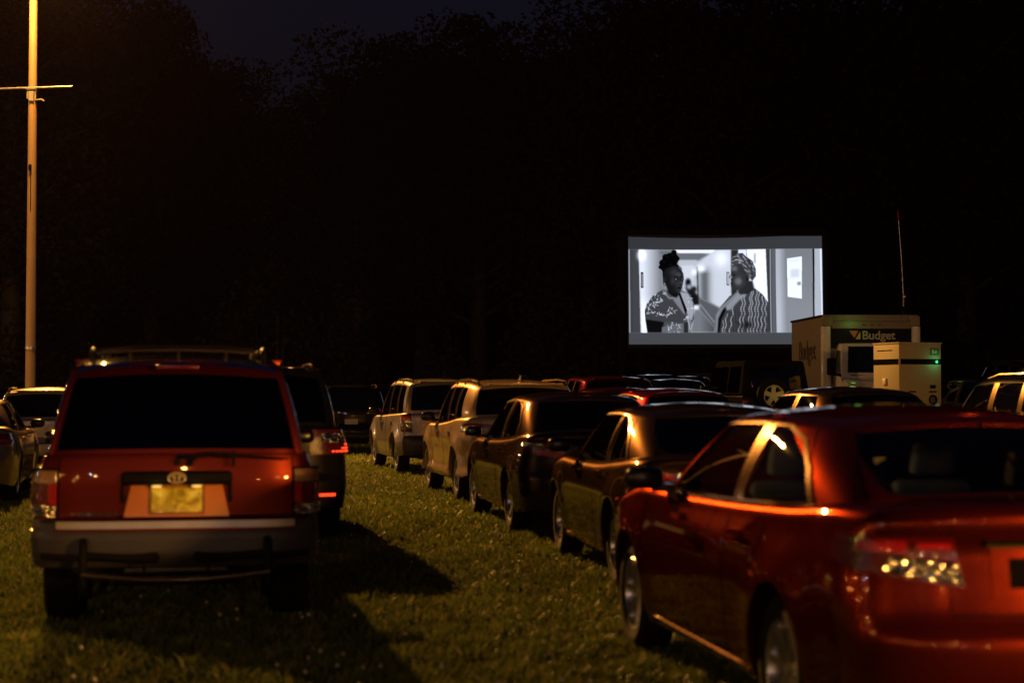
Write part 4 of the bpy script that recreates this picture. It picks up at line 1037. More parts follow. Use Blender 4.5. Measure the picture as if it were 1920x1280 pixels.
# ------------------------------------------------------------------ rental box truck facing us
def truck():
    hx, hy = .045, -.999                 # heading towards the camera, a little to the right
    rz = math.atan2(hy, hx) - PI / 2
    X, d = rear_spot(1632, 43), 43.0
    gz = float(ground_z(X, d))
    t = empty('box_truck', (X, d, gz), rz); tag(t, 'white rental box truck with a dark blue name panel over the cab', 'truck')
    H = 3.45 - gz
    # local: +Y forward (towards camera); box front at y=0
    W, Lb = 2.46, 3.7
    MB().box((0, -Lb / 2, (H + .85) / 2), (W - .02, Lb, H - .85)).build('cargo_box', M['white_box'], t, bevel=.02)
    for sd in (1, -1):
        MB().tube([(sd * (W / 2 - .09), .035, 1.0), (sd * (W / 2 - .09), .035, H - .30)], .125, 16).build('corner_post', M['white_paint'], t)
        MB().box((sd * (W / 2 - .12), .04, H - .16), (.26, .22, .27)).build('corner_cap', M['white_box'], t, bevel=.04)
        MB().box((sd * (W / 2 + .006), -Lb / 2, H - .03), (.03, Lb + .02, .05)).build('roof_edge', M['cabin'], t)
        MB().box((sd * (W / 2 + .006), -Lb / 2, .90), (.03, Lb, .10)).build('side_skirt', M['brushed'], t)
    blue = pmat('dark_blue_panel', (.006, .009, .022), .6, spec=.1, var=.1)
    MB().box((0, .06, H - .60), (W - .42, .10, .50)).build('name_panel', blue, t, bevel=.01)
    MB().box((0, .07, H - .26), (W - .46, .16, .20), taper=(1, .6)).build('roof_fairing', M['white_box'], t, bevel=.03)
    for x in (-.2, 0, .2): MB().box((x, .155, H - .26), (.05, .02, .025)).build('marker_lamp', M['cabin'], t)
    # writing: seen from the front, so it reads towards -X
    lm = pmat('panel_lettering', (.40, .40, .38), .6, spec=.1)
    text_obj('Budget', 'lettering', lm, t, (.24, .118, H - .62), .30, rot=(R(90), 0, PI), extrude=.004, off=.006)
    orange_ = pmat('panel_orange', (.50, .14, .05), .5); gold_ = pmat('panel_gold', (.50, .40, .20), .5)
    z0, z1 = H - .62, H - .41
    MB().add([(.56, .116, z1), (.43, .116, z0 + .03), (.33, .116, z1), (.56, .110, z1), (.43, .110, z0 + .03), (.33, .110, z1)], [(0, 1, 2), (5, 4, 3), (0, 3, 4, 1), (1, 4, 5, 2), (2, 5, 3, 0)]).build('emblem_wing', orange_, t)
    MB().add([(.40, .116, z0), (.28, .116, z0), (.28, .116, z1 - .01), (.40, .110, z0), (.28, .110, z0), (.28, .110, z1 - .01)], [(0, 1, 2), (5, 4, 3), (0, 3, 4, 1), (1, 4, 5, 2), (2, 5, 3, 0)]).build('emblem_foot', gold_, t)
    # side writing on the cargo box (dark, barely legible in the night)
    text_obj('Budget', 'side_lettering', pmat('side_lettering_black', (.10, .085, .08), .6, spec=.1), t, (W / 2 + .004, -2.75, 2.0), .72, rot=(R(90), 0, R(90)), extrude=.002)
    # cab
    prof = [(0, .60, .95), (.0, 2.28, .95), (.25, 2.36, .93), (.62, 2.33, .90), (.98, 1.66, .99), (1.12, 1.50, 1.0), (1.75, 1.32, .97), (1.95, 1.12, .95), (1.98, .60, .95)]
    G = []
    for y, z, w in prof:
        pass
    outline = [(0.02, .55), (0.02, 2.30), (.30, 2.38), (.58, 2.35), (.98, 1.62), (1.08, 1.50), (1.72, 1.34), (1.92, 1.16), (1.97, .55)]
    rows = []
    for x, inset in ((-.99, .07), (-.97, .02), (-.90, 0), (-.5, -.012), (0, -.02), (.5, -.012), (.90, 0), (.97, .02), (.99, .07)):
        row = []
        for (y, z) in outline:
            k = max(0, (z - 1.6)) * .14
            row.append((x * (1 - k), y - (inset if y > .9 else 0), z - (inset * .6 if z > 1.2 else 0)))
        rows.append(row)
    cb = MB().grid(rows)
    for r_ in (rows[0], rows[-1]):
        o = len(cb.v); cb.v += [tuple(map(float, p)) for p in r_]; cb.f.append(tuple(range(o, o + len(r_))))
    cab = cb.build('cab', M['white_paint'], t, angle=30)
    ws_ = MB().add([(-.80, 1.005, 1.66), (.80, 1.005, 1.66), (.70, .66, 2.28), (-.70, .66, 2.28)], [(0, 1, 2, 3)])
    ws2 = MB(); n3 = Vector((0, .62, .35)).normalized()
    V = [(-.82, 1.02, 1.64), (.82, 1.02, 1.64), (.72, .655, 2.29), (-.72, .655, 2.29)]
    ws2.add(V + [(v[0], v[1] - .03, v[2] - .017) for v in V], [(0, 1, 2, 3), (7, 6, 5, 4), (0, 4, 5, 1), (1, 5, 6, 2), (2, 6, 7, 3), (3, 7, 4, 0)])
    ws2.build('windshield', pmat('truck_glass', (.004, .008, .007), .04, coat=1), t, bevel=.012)
    for sd in (1, -1):
        V = [(sd * .982, .22, 1.60), (sd * .985, .92, 1.60), (sd * .90, .62, 2.18), (sd * .895, .22, 2.20)]
        MB().add(V + [(v[0] + sd * .012, v[1], v[2]) for v in V], [(0, 1, 2, 3), (7, 6, 5, 4), (0, 4, 5, 1), (1, 5, 6, 2), (2, 6, 7, 3), (3, 7, 4, 0)]).build('door_window', bpy.data.materials['truck_glass'], t)
        mi = MB(); mi.box((sd * 1.22, .98, 1.78), (.22, .12, .42)); mi.build('wing_mirror', M['plastic'], t, bevel=.04, seg=3)
        MB().tube([(sd * 1.20, .96, 1.60), (sd * 1.05, .95, 1.58), (sd * .92, .92, 1.55)], .035, 8).build('mirror_arm', M['plastic'], t)
        MB().box((sd * .78, 1.93, 1.06), (.30, .06, .20)).build('headlight', M['clear_lens'], t, bevel=.02)
        wheel(t, sd * .86, 1.30, .38, .22, sd, M['pale_rim'], 'five', n=28)
        wheel(t, sd * .86, -2.3, .38, .26, sd, M['pale_rim'], 'five', n=28)
    MB().box((0, 1.97, 1.05), (1.15, .05, .26)).build('grille', M['cabin'], t, bevel=.02)
    MB().box((0, 2.02, .62), (1.98, .16, .24)).build('front_bumper', M['chrome'], t, bevel=.04)
    MB().box((0, .98, 1.565), (1.5, .12, .03)).build('cowl', M['plastic'], t, bevel=.01)
    MB().tube([(.3, 1.03, 1.63), (-.2, .97, 1.74)], .008, 6).build('wiper', M['plastic'], t)
    MB().box((0, -1.2, .70), (.9, 4.4, .22)).build('chassis', M['plastic'], t)
truck()

# whip mast standing on the truck roof
mx, md = rear_spot(1695, 44.5), 44.5
ms = FPX / md
mt = empty('whip_mast', (mx, md, 3.44)); tag(mt, 'thin whip aerial with a red tip rising from the truck roof', 'aerial')
MB().tube([(0, 0, 0), (0, 0, .30)], .028, 10).build('mast_foot', M['plastic'], mt)
MB().tube([(0, 0, .28), (0, 0, .62)], .018, 8).build('mast_sleeve', M['rust'], mt)
MB().box((.02, -.01, .55), (.08, .05, .05)).build('mast_clamp', M['brushed'], mt, bevel=.01)
MB().tube([(0, 0, .6), (-.05, 0, 1.6), (-.10, 0, 2.35), (-.115, 0, 2.55)], .014, 8, r2=.009).build('whip', M['brushed'], mt)
MB().tube([(-.115, 0, 2.54), (-.13, 0, 2.80)], .011, 8).build('whip_tip', M['red_lens'], mt)

# ------------------------------------------------------------------ pale generator cabinet on a trailer
def generator():
    d = 34.0; a = R(38)
    X = rear_spot(1686, d); s = FPX / d
    wR, wL = (1765 - 1686) / s / math.cos(R(22)), (1686 - 1637) / s / math.cos(R(50))
    gz = float(ground_z(X, d))
    a = R(20)
    t = empty('generator_cabinet', (X, d, gz), a); tag(t, 'pale enamel generator cabinet with a black stripe and two round outlets', 'generator')
    W, D, z0, z1 = .98, .95, 1.05 - gz, 2.47 - gz
    # corner at local (0,0); front face along +X, side face along +Y
    MB().box((W / 2, D / 2, (z0 + z1) / 2), (W, D, z1 - z0)).build('cabinet', M['beige'], t, bevel=.015)
    MB().box((W / 2, D / 2, z1 + .012), (W + .03, D + .03, .03)).build('roof_sheet', M['beige'], t, bevel=.008)
    st = M['fabric_black']
    MB().box((W / 2 + .01, -.003, z1 - .36), (W - .04, .010, .11)).build('front_stripe', st, t)
    MB().box((-.003, D / 2, z1 - .36), (.010, D - .04, .11)).build('side_stripe', st, t)
    for x in (.30, .78):
        m = MB(); P_ = [(0, .001), (0, .062), (.02, .075), (.02, .095), (0, .10)]
        mm = MB().lathe_x(P_, 24); mm.v = [(x + b, -c_ * 0 - .0 - a_, z0 + .30 + c_) for a_, b, c_ in mm.v]
        mm.build('round_outlet', st, t)
        MB().box((x - (.0), -.004, z0 + .46), (.17, .008, .030)).build('outlet_label', st, t)
    MB().box((.78, -.004, z0 + .56), (.13, .008, .07)).build('data_plate', st, t)
    MB().box((.82, -.006, z1 - .16), (.20, .010, .14)).build('badge', pmat('green_badge', (.03, .16, .08), .3, coat=.6), t, bevel=.003)
    MB().box((.82, -.013, z1 - .18), (.13, .006, .012)).box((.78, -.013, z1 - .145), (.03, .006, .05)).box((.85, -.013, z1 - .15), (.03, .006, .03)).build('badge_mark', M['white_paint'], t)
    MB().box((-.004, D * .55, z1 - .13), (.008, .55, .016)).build('vent_slot', st, t)
    MB().box((-.012, D * .55, z0 + .66), (.03, .12, .14)).build('door_latch', M['rust'], t, bevel=.01)
    # small green indicator lamp
    MB().box((.87, -.012, z1 - .36), (.05, .014, .05)).build('green_lamp', pmat('green_lamp_lens', (.02, .3, .12), .3, emit=(.05, 1, .35), es=1.2), t, bevel=.008)
    l = bpy.data.lights.new('green_glow', 'POINT'); l.energy = .9; l.color = (.10, 1, .40); l.shadow_soft_size = .04
    lo = bpy.data.objects.new('green_glow', l); lo.location = (.84, -.13, z1 - .36); lo.parent = t; COL.objects.link(lo)
    # trailer
    MB().box((W / 2, D / 2, z0 - .08), (W + .35, D + .8, .12)).build('trailer_bed', M['plastic'], t, bevel=.02)
    for sd in (1, -1):
        xx = W / 2 + sd * (W / 2 + .30)
        fl = MB(); fl.grid([[(xx - .13, D / 2 + .42 * math.cos(k), .33 + .42 * math.sin(k)), (xx + .13, D / 2 + .42 * math.cos(k), .33 + .42 * math.sin(k))] for k in np.linspace(0, PI, 12)]).build('fender', M['plastic'], t)
        wheel(t, xx, D / 2, .33, .2, sd, M['alloy'], 'five', n=24)
        MB().box((xx * .5 + W * .25, D / 2, .33), (abs(xx - W / 2), .06, .06)).build('axle', M['plastic'], t)
    MB().tube([(W / 2, -.35, z0 - .1), (W / 2, -1.5, .5), (W / 2, -1.7, .06)], .05, 8).build('drawbar', M['plastic'], t)
generator()
# green light without a fixture, added for the glow on the truck's roof fairing
l = bpy.data.lights.new('green_fairing_light', 'POINT'); l.energy = 1.3; l.color = (.30, 1, .15); l.shadow_soft_size = .1
tr = bpy.data.objects['box_truck']
lo = bpy.data.objects.new('green_fairing_light', l); lo.location = (.55, .42, 3.46 - tr.location.z - .17); lo.parent = tr; COL.objects.link(lo)

# ------------------------------------------------------------------ the film on the screen, painted into a fine grid
def film():
    Wc, Hc = 420, 231                       # quarter-size canvas of the screen (crop units / 4)
    x0c, y0c = 85.0, 62.0                   # crop offset of the canvas
    sc_ = 4.0
    yy, xx = np.mgrid[0:Hc, 0:Wc]
    U = xx * sc_ + x0c; V = yy * sc_ + y0c
    img = np.full((Hc, Wc), .055)
    def blur(m, r):
        r = int(round(r / sc_))
        if r < 1: return m
        k = np.ones(2 * r + 1) / (2 * r + 1)
        for _ in range(2):
            p = np.pad(m, ((r, r), (0, 0)), 'edge'); m = np.apply_along_axis(lambda c: np.convolve(c, k, 'valid'), 0, p)
            p = np.pad(m, ((0, 0), (r, r)), 'edge'); m = np.apply_along_axis(lambda c: np.convolve(c, k, 'valid'), 1, p)
        return m
    def mask(P, b=0):
        P = np.array(P, float); acc = np.zeros(U.shape)
        for dx, dy in ((-1, -1), (1, -1), (-1, 1), (1, 1)):
            ins = np.zeros(U.shape, bool); u = U + dx; v = V + dy
            for i in range(len(P)):
                ax, ay = P[i]; bx, by = P[(i + 1) % len(P)]
                if ay == by: continue
                c = ((ay > v) != (by > v)) & (u < (bx - ax) * (v - ay) / (by - ay) + ax)
                ins ^= c
            acc += ins / 4
        return blur(acc, b)
    def poly(P, val, b=0, a=1.0, clip=None):
        nonlocal img
        m = mask(P, b) * a
        if clip is not None: m = m * clip
        v = val(U, V) if callable(val) else val
        img = img * (1 - m) + v * m
    def ell(cx, cy, rx, ry, val, b=0, a=1.0, rot=0, clip=None):
        P = []
        for k in range(28):
            t_ = 2 * PI * k / 28; p, q = rx * math.cos(t_), ry * math.sin(t_)
            P.append((cx + p * math.cos(rot) - q * math.sin(rot), cy + p * math.sin(rot) + q * math.cos(rot)))
        poly(P, val, b, a, clip)
    def line(P, w, val, b=0, a=1.0, clip=None):
        for (p, q) in zip(P[:-1], P[1:]):
            d = np.hypot(q[0] - p[0], q[1] - p[1]) + 1e-6; nx, ny = -(q[1] - p[1]) / d * w / 2, (q[0] - p[0]) / d * w / 2
            poly([(p[0] + nx, p[1] + ny), (q[0] + nx, q[1] + ny), (q[0] - nx, q[1] - ny), (p[0] - nx, p[1] - ny)], val, b, a, clip)
    sm = lambda a, b, v: np.clip((v - a) / (b - a), 0, 1)
    # corridor
    poly([(80, 170), (1760, 170), (1760, 882), (80, 882)], .62)
    poly([(80, 170), (175, 170), (185, 882), (80, 882)], lambda u, v: .13 + .04 * sm(80, 130, u))
    poly([(84, 170), (96, 170), (100, 882), (88, 882)], .45)
    poly([(175, 170), (500, 170), (560, 560), (600, 882), (198, 882)], lambda u, v: .80 - .42 * sm(210, 360, u) + .25 * sm(560, 800, v), 4)
    ell(200, 220, 34, 46, 1.0, 18); ell(205, 215, 20, 30, 1.0, 6)
    poly([(345, 180), (640, 180), (760, 205), (700, 262), (520, 262), (380, 225)], .30, 10)
    poly([(470, 170), (840, 170), (815, 200), (520, 200)], .92, 4)
    poly([(520, 210), (800, 205), (690, 262), (530, 262)], .30, 6)
    poly([(520, 262), (680, 262), (668, 312), (540, 312)], .62, 4)
    poly([(545, 310), (660, 305), (640, 470), (560, 470)], .72, 8)
    # right hand corridor wall
    poly([(840, 172), (980, 172), (980, 560), (870, 670), (690, 575), (685, 300)], lambda u, v: .70 - .42 * np.exp(-((u - 745) / 50.) ** 2) * sm(300, 380, v) + .2 * np.exp(-((u - 890) / 60.) ** 2 - ((v - 250) / 70.) ** 2), 3)
    poly([(690, 575), (875, 670), (850, 740), (835, 850), (700, 690)], .24, 6)
    poly([(655, 680), (700, 685), (830, 840), (830, 882), (620, 882)], lambda u, v: .34 - .14 * sm(700, 820, u), 8)
    line([(705, 640), (830, 800)], 6, .55, 3)
    poly([(676, 320), (690, 320), (694, 640), (682, 640)], .12, 5)
    ell(715, 335, 38, 24, 1.0, 16); ell(655, 365, 18, 24, 1.0, 12); ell(712, 332, 18, 12, 1.0, 5)
    poly([(935, 365), (960, 365), (960, 478), (935, 478)], .10); poly([(941, 373), (955, 373), (955, 470), (941, 470)], .62)
    poly([(190, 365), (214, 365), (214, 500), (192, 500)], .06); poly([(197, 378), (208, 378), (208, 488), (198, 488)], .45)
    # far figures in the corridor
    ell(602, 455, 26, 38, .04, 6); poly([(575, 490), (630, 480), (680, 560), (690, 640), (640, 660), (600, 560)], .06, 8)
    ell(612, 490, 22, 20, .5, 8); ell(655, 510, 20, 24, .05, 6); ell(665, 665, 24, 20, .85, 8); poly([(628, 560), (688, 560), (690, 640), (640, 640)], .05, 6)
    # doors on the right
    poly([(975, 170), (1040, 170), (1025, 560), (975, 560)], .10, 4)
    poly([(1040, 170), (1280, 170), (1280, 600), (1040, 560)], .82, 3); poly([(1108, 170), (1275, 170), (1290, 640), (1180, 480)], .90, 4)
    line([(1108, 172), (1112, 260)], 5, .4, 2); poly([(1172, 205), (1190, 205), (1190, 290), (1174, 290)], .55, 3)
    poly([(1275, 170), (1368, 170), (1366, 882), (1300, 882)], lambda u, v: .20 + .20 * sm(1330, 1300, u) * 0 + .06 * np.sin(u / 14.))
    poly([(1312, 170), (1318, 170), (1318, 882), (1312, 882)], .55, 1); poly([(1362, 170), (1369, 170), (1367, 882), (1361, 882)], .62, 1)
    poly([(1368, 170), (1690, 170), (1675, 882), (1366, 882)], lambda u, v: .36 + .20 * sm(1450, 1390, u) + .05 * sm(200, 700, v))
    poly([(1680, 170), (1698, 170), (1688, 882), (1675, 882)], .05, 2); poly([(1698, 170), (1752, 170), (1758, 882), (1690, 882)], .58, 2); poly([(1742, 170), (1760, 170), (1762, 882), (1750, 882)], .80, 1)
    poly([(1458, 252), (1588, 234), (1582, 594), (1462, 578)], .88); poly([(1488, 345), (1565, 338), (1562, 410), (1488, 418)], .74, 6); poly([(1545, 452), (1575, 450), (1574, 478), (1545, 480)], .42, 3)
    line([(1475, 275), (1572, 264)], 8, .75, 3)
    # ---- woman on the left, turned to us
    poly([(225, 690), (240, 640), (300, 560), (385, 515), (470, 530), (560, 525), (625, 560), (650, 640), (652, 760), (625, 810), (620, 882), (245, 882), (228, 770)], .20, 2)
    body_l = mask([(222, 700), (240, 640), (300, 560), (385, 510), (430, 560), (585, 740), (560, 800), (555, 882), (365, 882), (392, 790), (226, 755)], 1)
    poly([(222, 700), (240, 640), (300, 560), (385, 510), (430, 560), (585, 740), (560, 800), (400, 790), (226, 755)], .16, 1)
    poly([(530, 530), (600, 545), (640, 620), (655, 700), (630, 770), (600, 745), (560, 640)], .50, 4)
    poly([(470, 600), (520, 540), (590, 735), (560, 720)], .36, 3); poly([(515, 545), (532, 540), (590, 690), (580, 735)], .03, 2)
    poly([(228, 765), (390, 790), (370, 882), (245, 882)], .035, 3)
    poly([(372, 835), (560, 800), (560, 882), (368, 882)], .28, 2); poly([(585, 752), (625, 770), (622, 882), (596, 882)], .35, 2); poly([(560, 800), (598, 790), (598, 882), (562, 882)], .10, 2)
    ru = random.Random(4)
    for (cx, cy, s_, n_) in ((290, 640, 60, 16), (345, 600, 40, 10), (350, 735, 36, 8), (455, 690, 42, 10), (420, 740, 26, 6), (270, 700, 36, 7), (610, 600, 30, 6), (620, 680, 26, 5), (460, 850, 80, 22), (330, 565, 30, 6), (400, 540, 20, 4)):
        for k in range(n_):
            a = ru.random() * 2 * PI; r_ = s_ * math.sqrt(ru.random())
            ell(cx + r_ * math.cos(a), cy + r_ * .7 * math.sin(a), 6 + 12 * ru.random(), 2.5 + 2.5 * ru.random(), .42 + .35 * ru.random(), 0, .85, rot=ru.random() * 3 - 1.5)
    ell(593, 752, 14, 12, .7, 2); line([(593, 752), (560, 775)], 10, .5, 2); line([(593, 752), (632, 770)], 10, .5, 2); line([(598, 765), (614, 860)], 7, .55, 2)
    line([(380, 520), (440, 590), (515, 575)], 12, .42, 3)
    # neck, face
    poly([(415, 490), (520, 500), (520, 560), (500, 585), (470, 575), (430, 545)], .045, 4)
    poly([(385, 380), (400, 330), (460, 305), (530, 315), (562, 380), (566, 420), (556, 470), (535, 530), (500, 548), (450, 535), (415, 490), (395, 450)], lambda u, v: .055 + .11 * sm(540, 430, u) * 0 + .07 * np.exp(-((u - 520) / 36.) ** 2 - ((v - 470) / 50.) ** 2) + .07 * np.exp(-((u - 480) / 40.) ** 2 - ((v - 365) / 40.) ** 2), 2)
    ell(520, 385, 26, 18, .19, 10, .8); ell(470, 440, 22, 34, .13, 10, .8); ell(520, 520, 22, 12, .13, 6, .8); ell(549, 455, 7, 20, .20, 4, .8); ell(500, 428, 15, 8, .012, 2); ell(497, 426, 5, 5, .62, 0); ell(548, 425, 10, 7, .012, 2); ell(550, 423, 4, 4, .4, 0)
    ell(538, 458, 10, 12, .17, 4, .8); ell(535, 470, 9, 5, .02, 2); ell(525, 500, 20, 6, .03, 2); ell(548, 497, 8, 4, .12, 2); line([(485, 408), (515, 402)], 5, .015, 1); line([(538, 402), (560, 406)], 5, .015, 1)
    line([(556, 380), (564, 430)], 4, .28, 2)
    # hair bun
    poly([(345, 320), (372, 270), (385, 225), (440, 195), (500, 200), (528, 250), (505, 295), (545, 330), (552, 352), (520, 318), (470, 310), (420, 330), (385, 372), (372, 345)], .018, 2)
    for (cx, cy, r_) in ((410, 235, 32), (460, 222, 30), (500, 250, 30), (385, 285, 34), (440, 285, 40), (480, 190, 24), (365, 322, 20)): ell(cx, cy, r_, r_ * .85, .016, 2)
    for (cx, cy) in ((420, 228), (468, 215), (395, 275), (500, 262), (450, 300)): ell(cx, cy, 12, 5, .07, 3, .8, rot=-.5)
    line([(395, 340), (440, 350), (470, 335)], 8, .07, 3); line([(385, 365), (392, 460), (402, 490)], 12, .02, 2); line([(396, 455), (402, 500)], 4, .6, 0); ell(398, 430, 10, 22, .09, 3)
    line([(520, 318), (548, 352)], 5, .35, 2)
    # ---- woman on the right, in profile
    poly([(828, 882), (832, 730), (880, 660), (960, 570), (1035, 525), (1180, 505), (1250, 560), (1300, 640), (1310, 730), (1300, 882)], .15, 2)
    rob = mask([(870, 882), (885, 800), (960, 690), (1060, 590), (1150, 530), (1190, 500), (1250, 560), (1303, 650), (1308, 730), (1298, 882)], 2)
    poly([(920, 660), (1040, 530), (1110, 560), (1050, 600), (960, 690), (930, 690)], .42, 5)
    poly([(845, 882), (855, 760), (880, 710), (930, 660), (925, 690), (885, 770), (868, 882)], .02, 3)
    poly([(828, 882), (836, 730), (880, 665), (1030, 530), (1040, 540), (900, 680), (860, 760), (848, 882)], .38, 3)
    for (xa, xb, xc) in ((920, 905, 898), (960, 935, 915), (1010, 985, 955), (1075, 1060, 1035), (1095, 1085, 1068), (1145, 1130, 1115), (1160, 1150, 1140), (1195, 1180, 1165), (1215, 1205, 1195), (1250, 1240, 1225), (1275, 1268, 1262)):
        for k in range(26):
            v = 520 + k * 14.5; f = k / 25
            u = xa + (xb - xa) * f * 2 if f < .5 else xb + (xc - xb) * (f - .5) * 2
            ell(u + 6 * math.sin(k), v, 6.5, 4.5, .62, 0, .9, clip=rob)
    for k in range(16):
        u = 900 + k * 26; line([(u, 700), (u + 12, 882)], 5, .07, 2, .6, clip=rob)
    ell(1110, 815, 48, 26, .05, 12, .8, clip=rob); line([(1010, 790), (1080, 840)], 10, .06, 5, .7, clip=rob)
    # neck and face
    poly([(1030, 500), (1090, 440), (1160, 440), (1175, 510), (1120, 545), (1050, 560), (1035, 530)], .10, 3)
    line([(1105, 545), (1170, 512)], 5, .02, 1)
    poly([(1000, 300), (1060, 290), (1110, 350), (1125, 420), (1100, 480), (1050, 520), (1005, 520), (975, 498), (970, 470), (974, 448), (972, 425), (957, 412), (972, 385), (976, 345), (985, 315)], lambda u, v: .12 + .10 * np.exp(-((u - 1040) / 26.) ** 2 - ((v - 440) / 40.) ** 2) + .10 * np.exp(-((u - 1010) / 24.) ** 2 - ((v - 340) / 30.) ** 2), 2)
    ell(1035, 445, 30, 26, .30, 10, .8); ell(1000, 335, 22, 18, .30, 9, .8); ell(972, 405, 8, 18, .40, 4, .8); ell(1000, 388, 14, 6, .03, 2); line([(985, 368), (1022, 362)], 5, .04, 2); ell(972, 412, 10, 8, .6, 2, .7); ell(980, 425, 8, 5, .03, 2); ell(980, 462, 14, 5, .04, 2); ell(1118, 425, 14, 24, .06, 4)
    # wrapped scarf
    sc2 = [(975, 280), (985, 240), (1030, 205), (1075, 200), (1110, 235), (1160, 270), (1190, 340), (1190, 400), (1160, 440), (1130, 420), (1100, 360), (1060, 300), (1005, 298), (985, 312)]
    poly(sc2, .17, 2); cm = mask(sc2, 2)
    for k in range(120):
        a = ru.random(); cx = 975 + ru.random() * 220; cy = 200 + ru.random() * 240
        ell(cx, cy, 9 + 9 * ru.random(), 3.2, (.55 if ru.random() < .6 else .04), 0, .8, rot=(cx - 975) / 220 * 1.6 - .6 + ru.random() * .8, clip=cm)
    # letterbox edges
    lo_, hi_ = (V < 170), (V > 882)
    img = np.clip(img, 0, 1) ** 1.75
    img[lo_] = .029 + .006 * (U[lo_] / 1800); img[hi_] = .052
    return img

def screen():
    d = 76.0; s = FPX / d
    img = film(); Hc, Wc = img.shape
    # four photo corners of the lit cloth -> metres
    def P(px, py): return ((px - 960) / s, 0, 1.5 + (735 - py) / s)
    TL, TR, BL, BR = (1178.5, 443.5), (1542, 442), (1179.5, 645.5), (1544, 645)
    cx, cz = (1361 - 960) / s, 0
    gz = float(ground_z(cx, d))
    t = empty('cinema_screen', (cx, d, gz)); tag(t, 'open-air cinema screen showing two women talking in a corridor', 'screen')
    me = bpy.data.meshes.new('projection_cloth')
    vs = []; ridx = []
    for j in range(Hc):
        for i in range(Wc):
            u, v = i / (Wc - 1), j / (Hc - 1)
            px = (TL[0] * (1 - u) + TR[0] * u) * (1 - v) + (BL[0] * (1 - u) + BR[0] * u) * v
            py = (TL[1] * (1 - u) + TR[1] * u) * (1 - v) + (BL[1] * (1 - u) + BR[1] * u) * v
            py += 3.2 * math.sin(PI * min(1, u * 1.25)) * max(0, 1 - v * 5)          # sagging top hem
            x, _, z = P(px, py)
            vs.append((x - cx, .12 * math.sin(PI * u) * math.sin(PI * v), z - gz))
    fs = [(j * Wc + i, (j + 1) * Wc + i, (j + 1) * Wc + i + 1, j * Wc + i + 1) for j in range(Hc - 1) for i in range(Wc - 1)]
    me.from_pydata(vs, [], fs)
    at = me.color_attributes.new('film', 'FLOAT_COLOR', 'POINT')
    g = img.reshape(-1) ** 1.0
    colr = np.stack([g * .80 + .00, g * .86, g * 1.0, np.ones_like(g)], 1)
    colr[:, :3] *= 1.0
    at.data.foreach_set('color', colr.reshape(-1))
    m, nt, b = newmat('projected_film')
    a = nt.nodes.new('ShaderNodeAttribute'); a.attribute_name = 'film'
    b.inputs['Base Color'].default_value = (.0, .0, .0, 1); b.inputs['Roughness'].default_value = .9; b.inputs['Specular IOR Level'].default_value = 0
    nt.links.new(a.outputs['Color'], b.inputs['Emission Color']); b.inputs['Emission Strength'].default_value = 1.5
    me.materials.append(m)
    o = bpy.data.objects.new('projection_cloth', me); COL.objects.link(o); o.parent = t
    # black inflatable frame and its feet
    x0, x1 = P(1170, 0)[0] - cx, P(1550, 0)[0] - cx
    zt, zb = P(0, 439)[2] - gz, P(0, 652)[2] - gz
    for x in (x0 - .02, x1 + .10):
        MB().tube([(x, .25, -.02), (x, .25, zt + .05)], .20, 16).build('side_tube', M['fabric_black'], t)
    MB().tube([(x0, .25, zb - .16), (x1, .25, zb - .16)], .17, 16).build('bottom_tube', M['fabric_black'], t)
    MB().tube([(x0, .25, zt + .16), (x1, .25, zt + .16)], .14, 16).build('top_tube', M['fabric_black'], t)
    MB().box(((x0 + x1) / 2, .20, (zt + zb) / 2), (x1 - x0, .02, zt - zb)).build('backing_cloth', M['cabin'], t)
    for x in (x0, x1):
        MB().tube([(x, .3, zt * .75), (x, 3.2, -.02)], .10, 10).build('brace', M['fabric_black'], t)
        MB().tube([(x, -.1, zt * .8), (x * 1.25, -3, -.02)], .012, 6).build('guy_rope', M['fabric_black'], t)
    MB().box((0, .30, 1.0), (3.6, 1.2, 2.0)).build('stage_skirt', M['cabin'], t, bevel=.05)
screen()

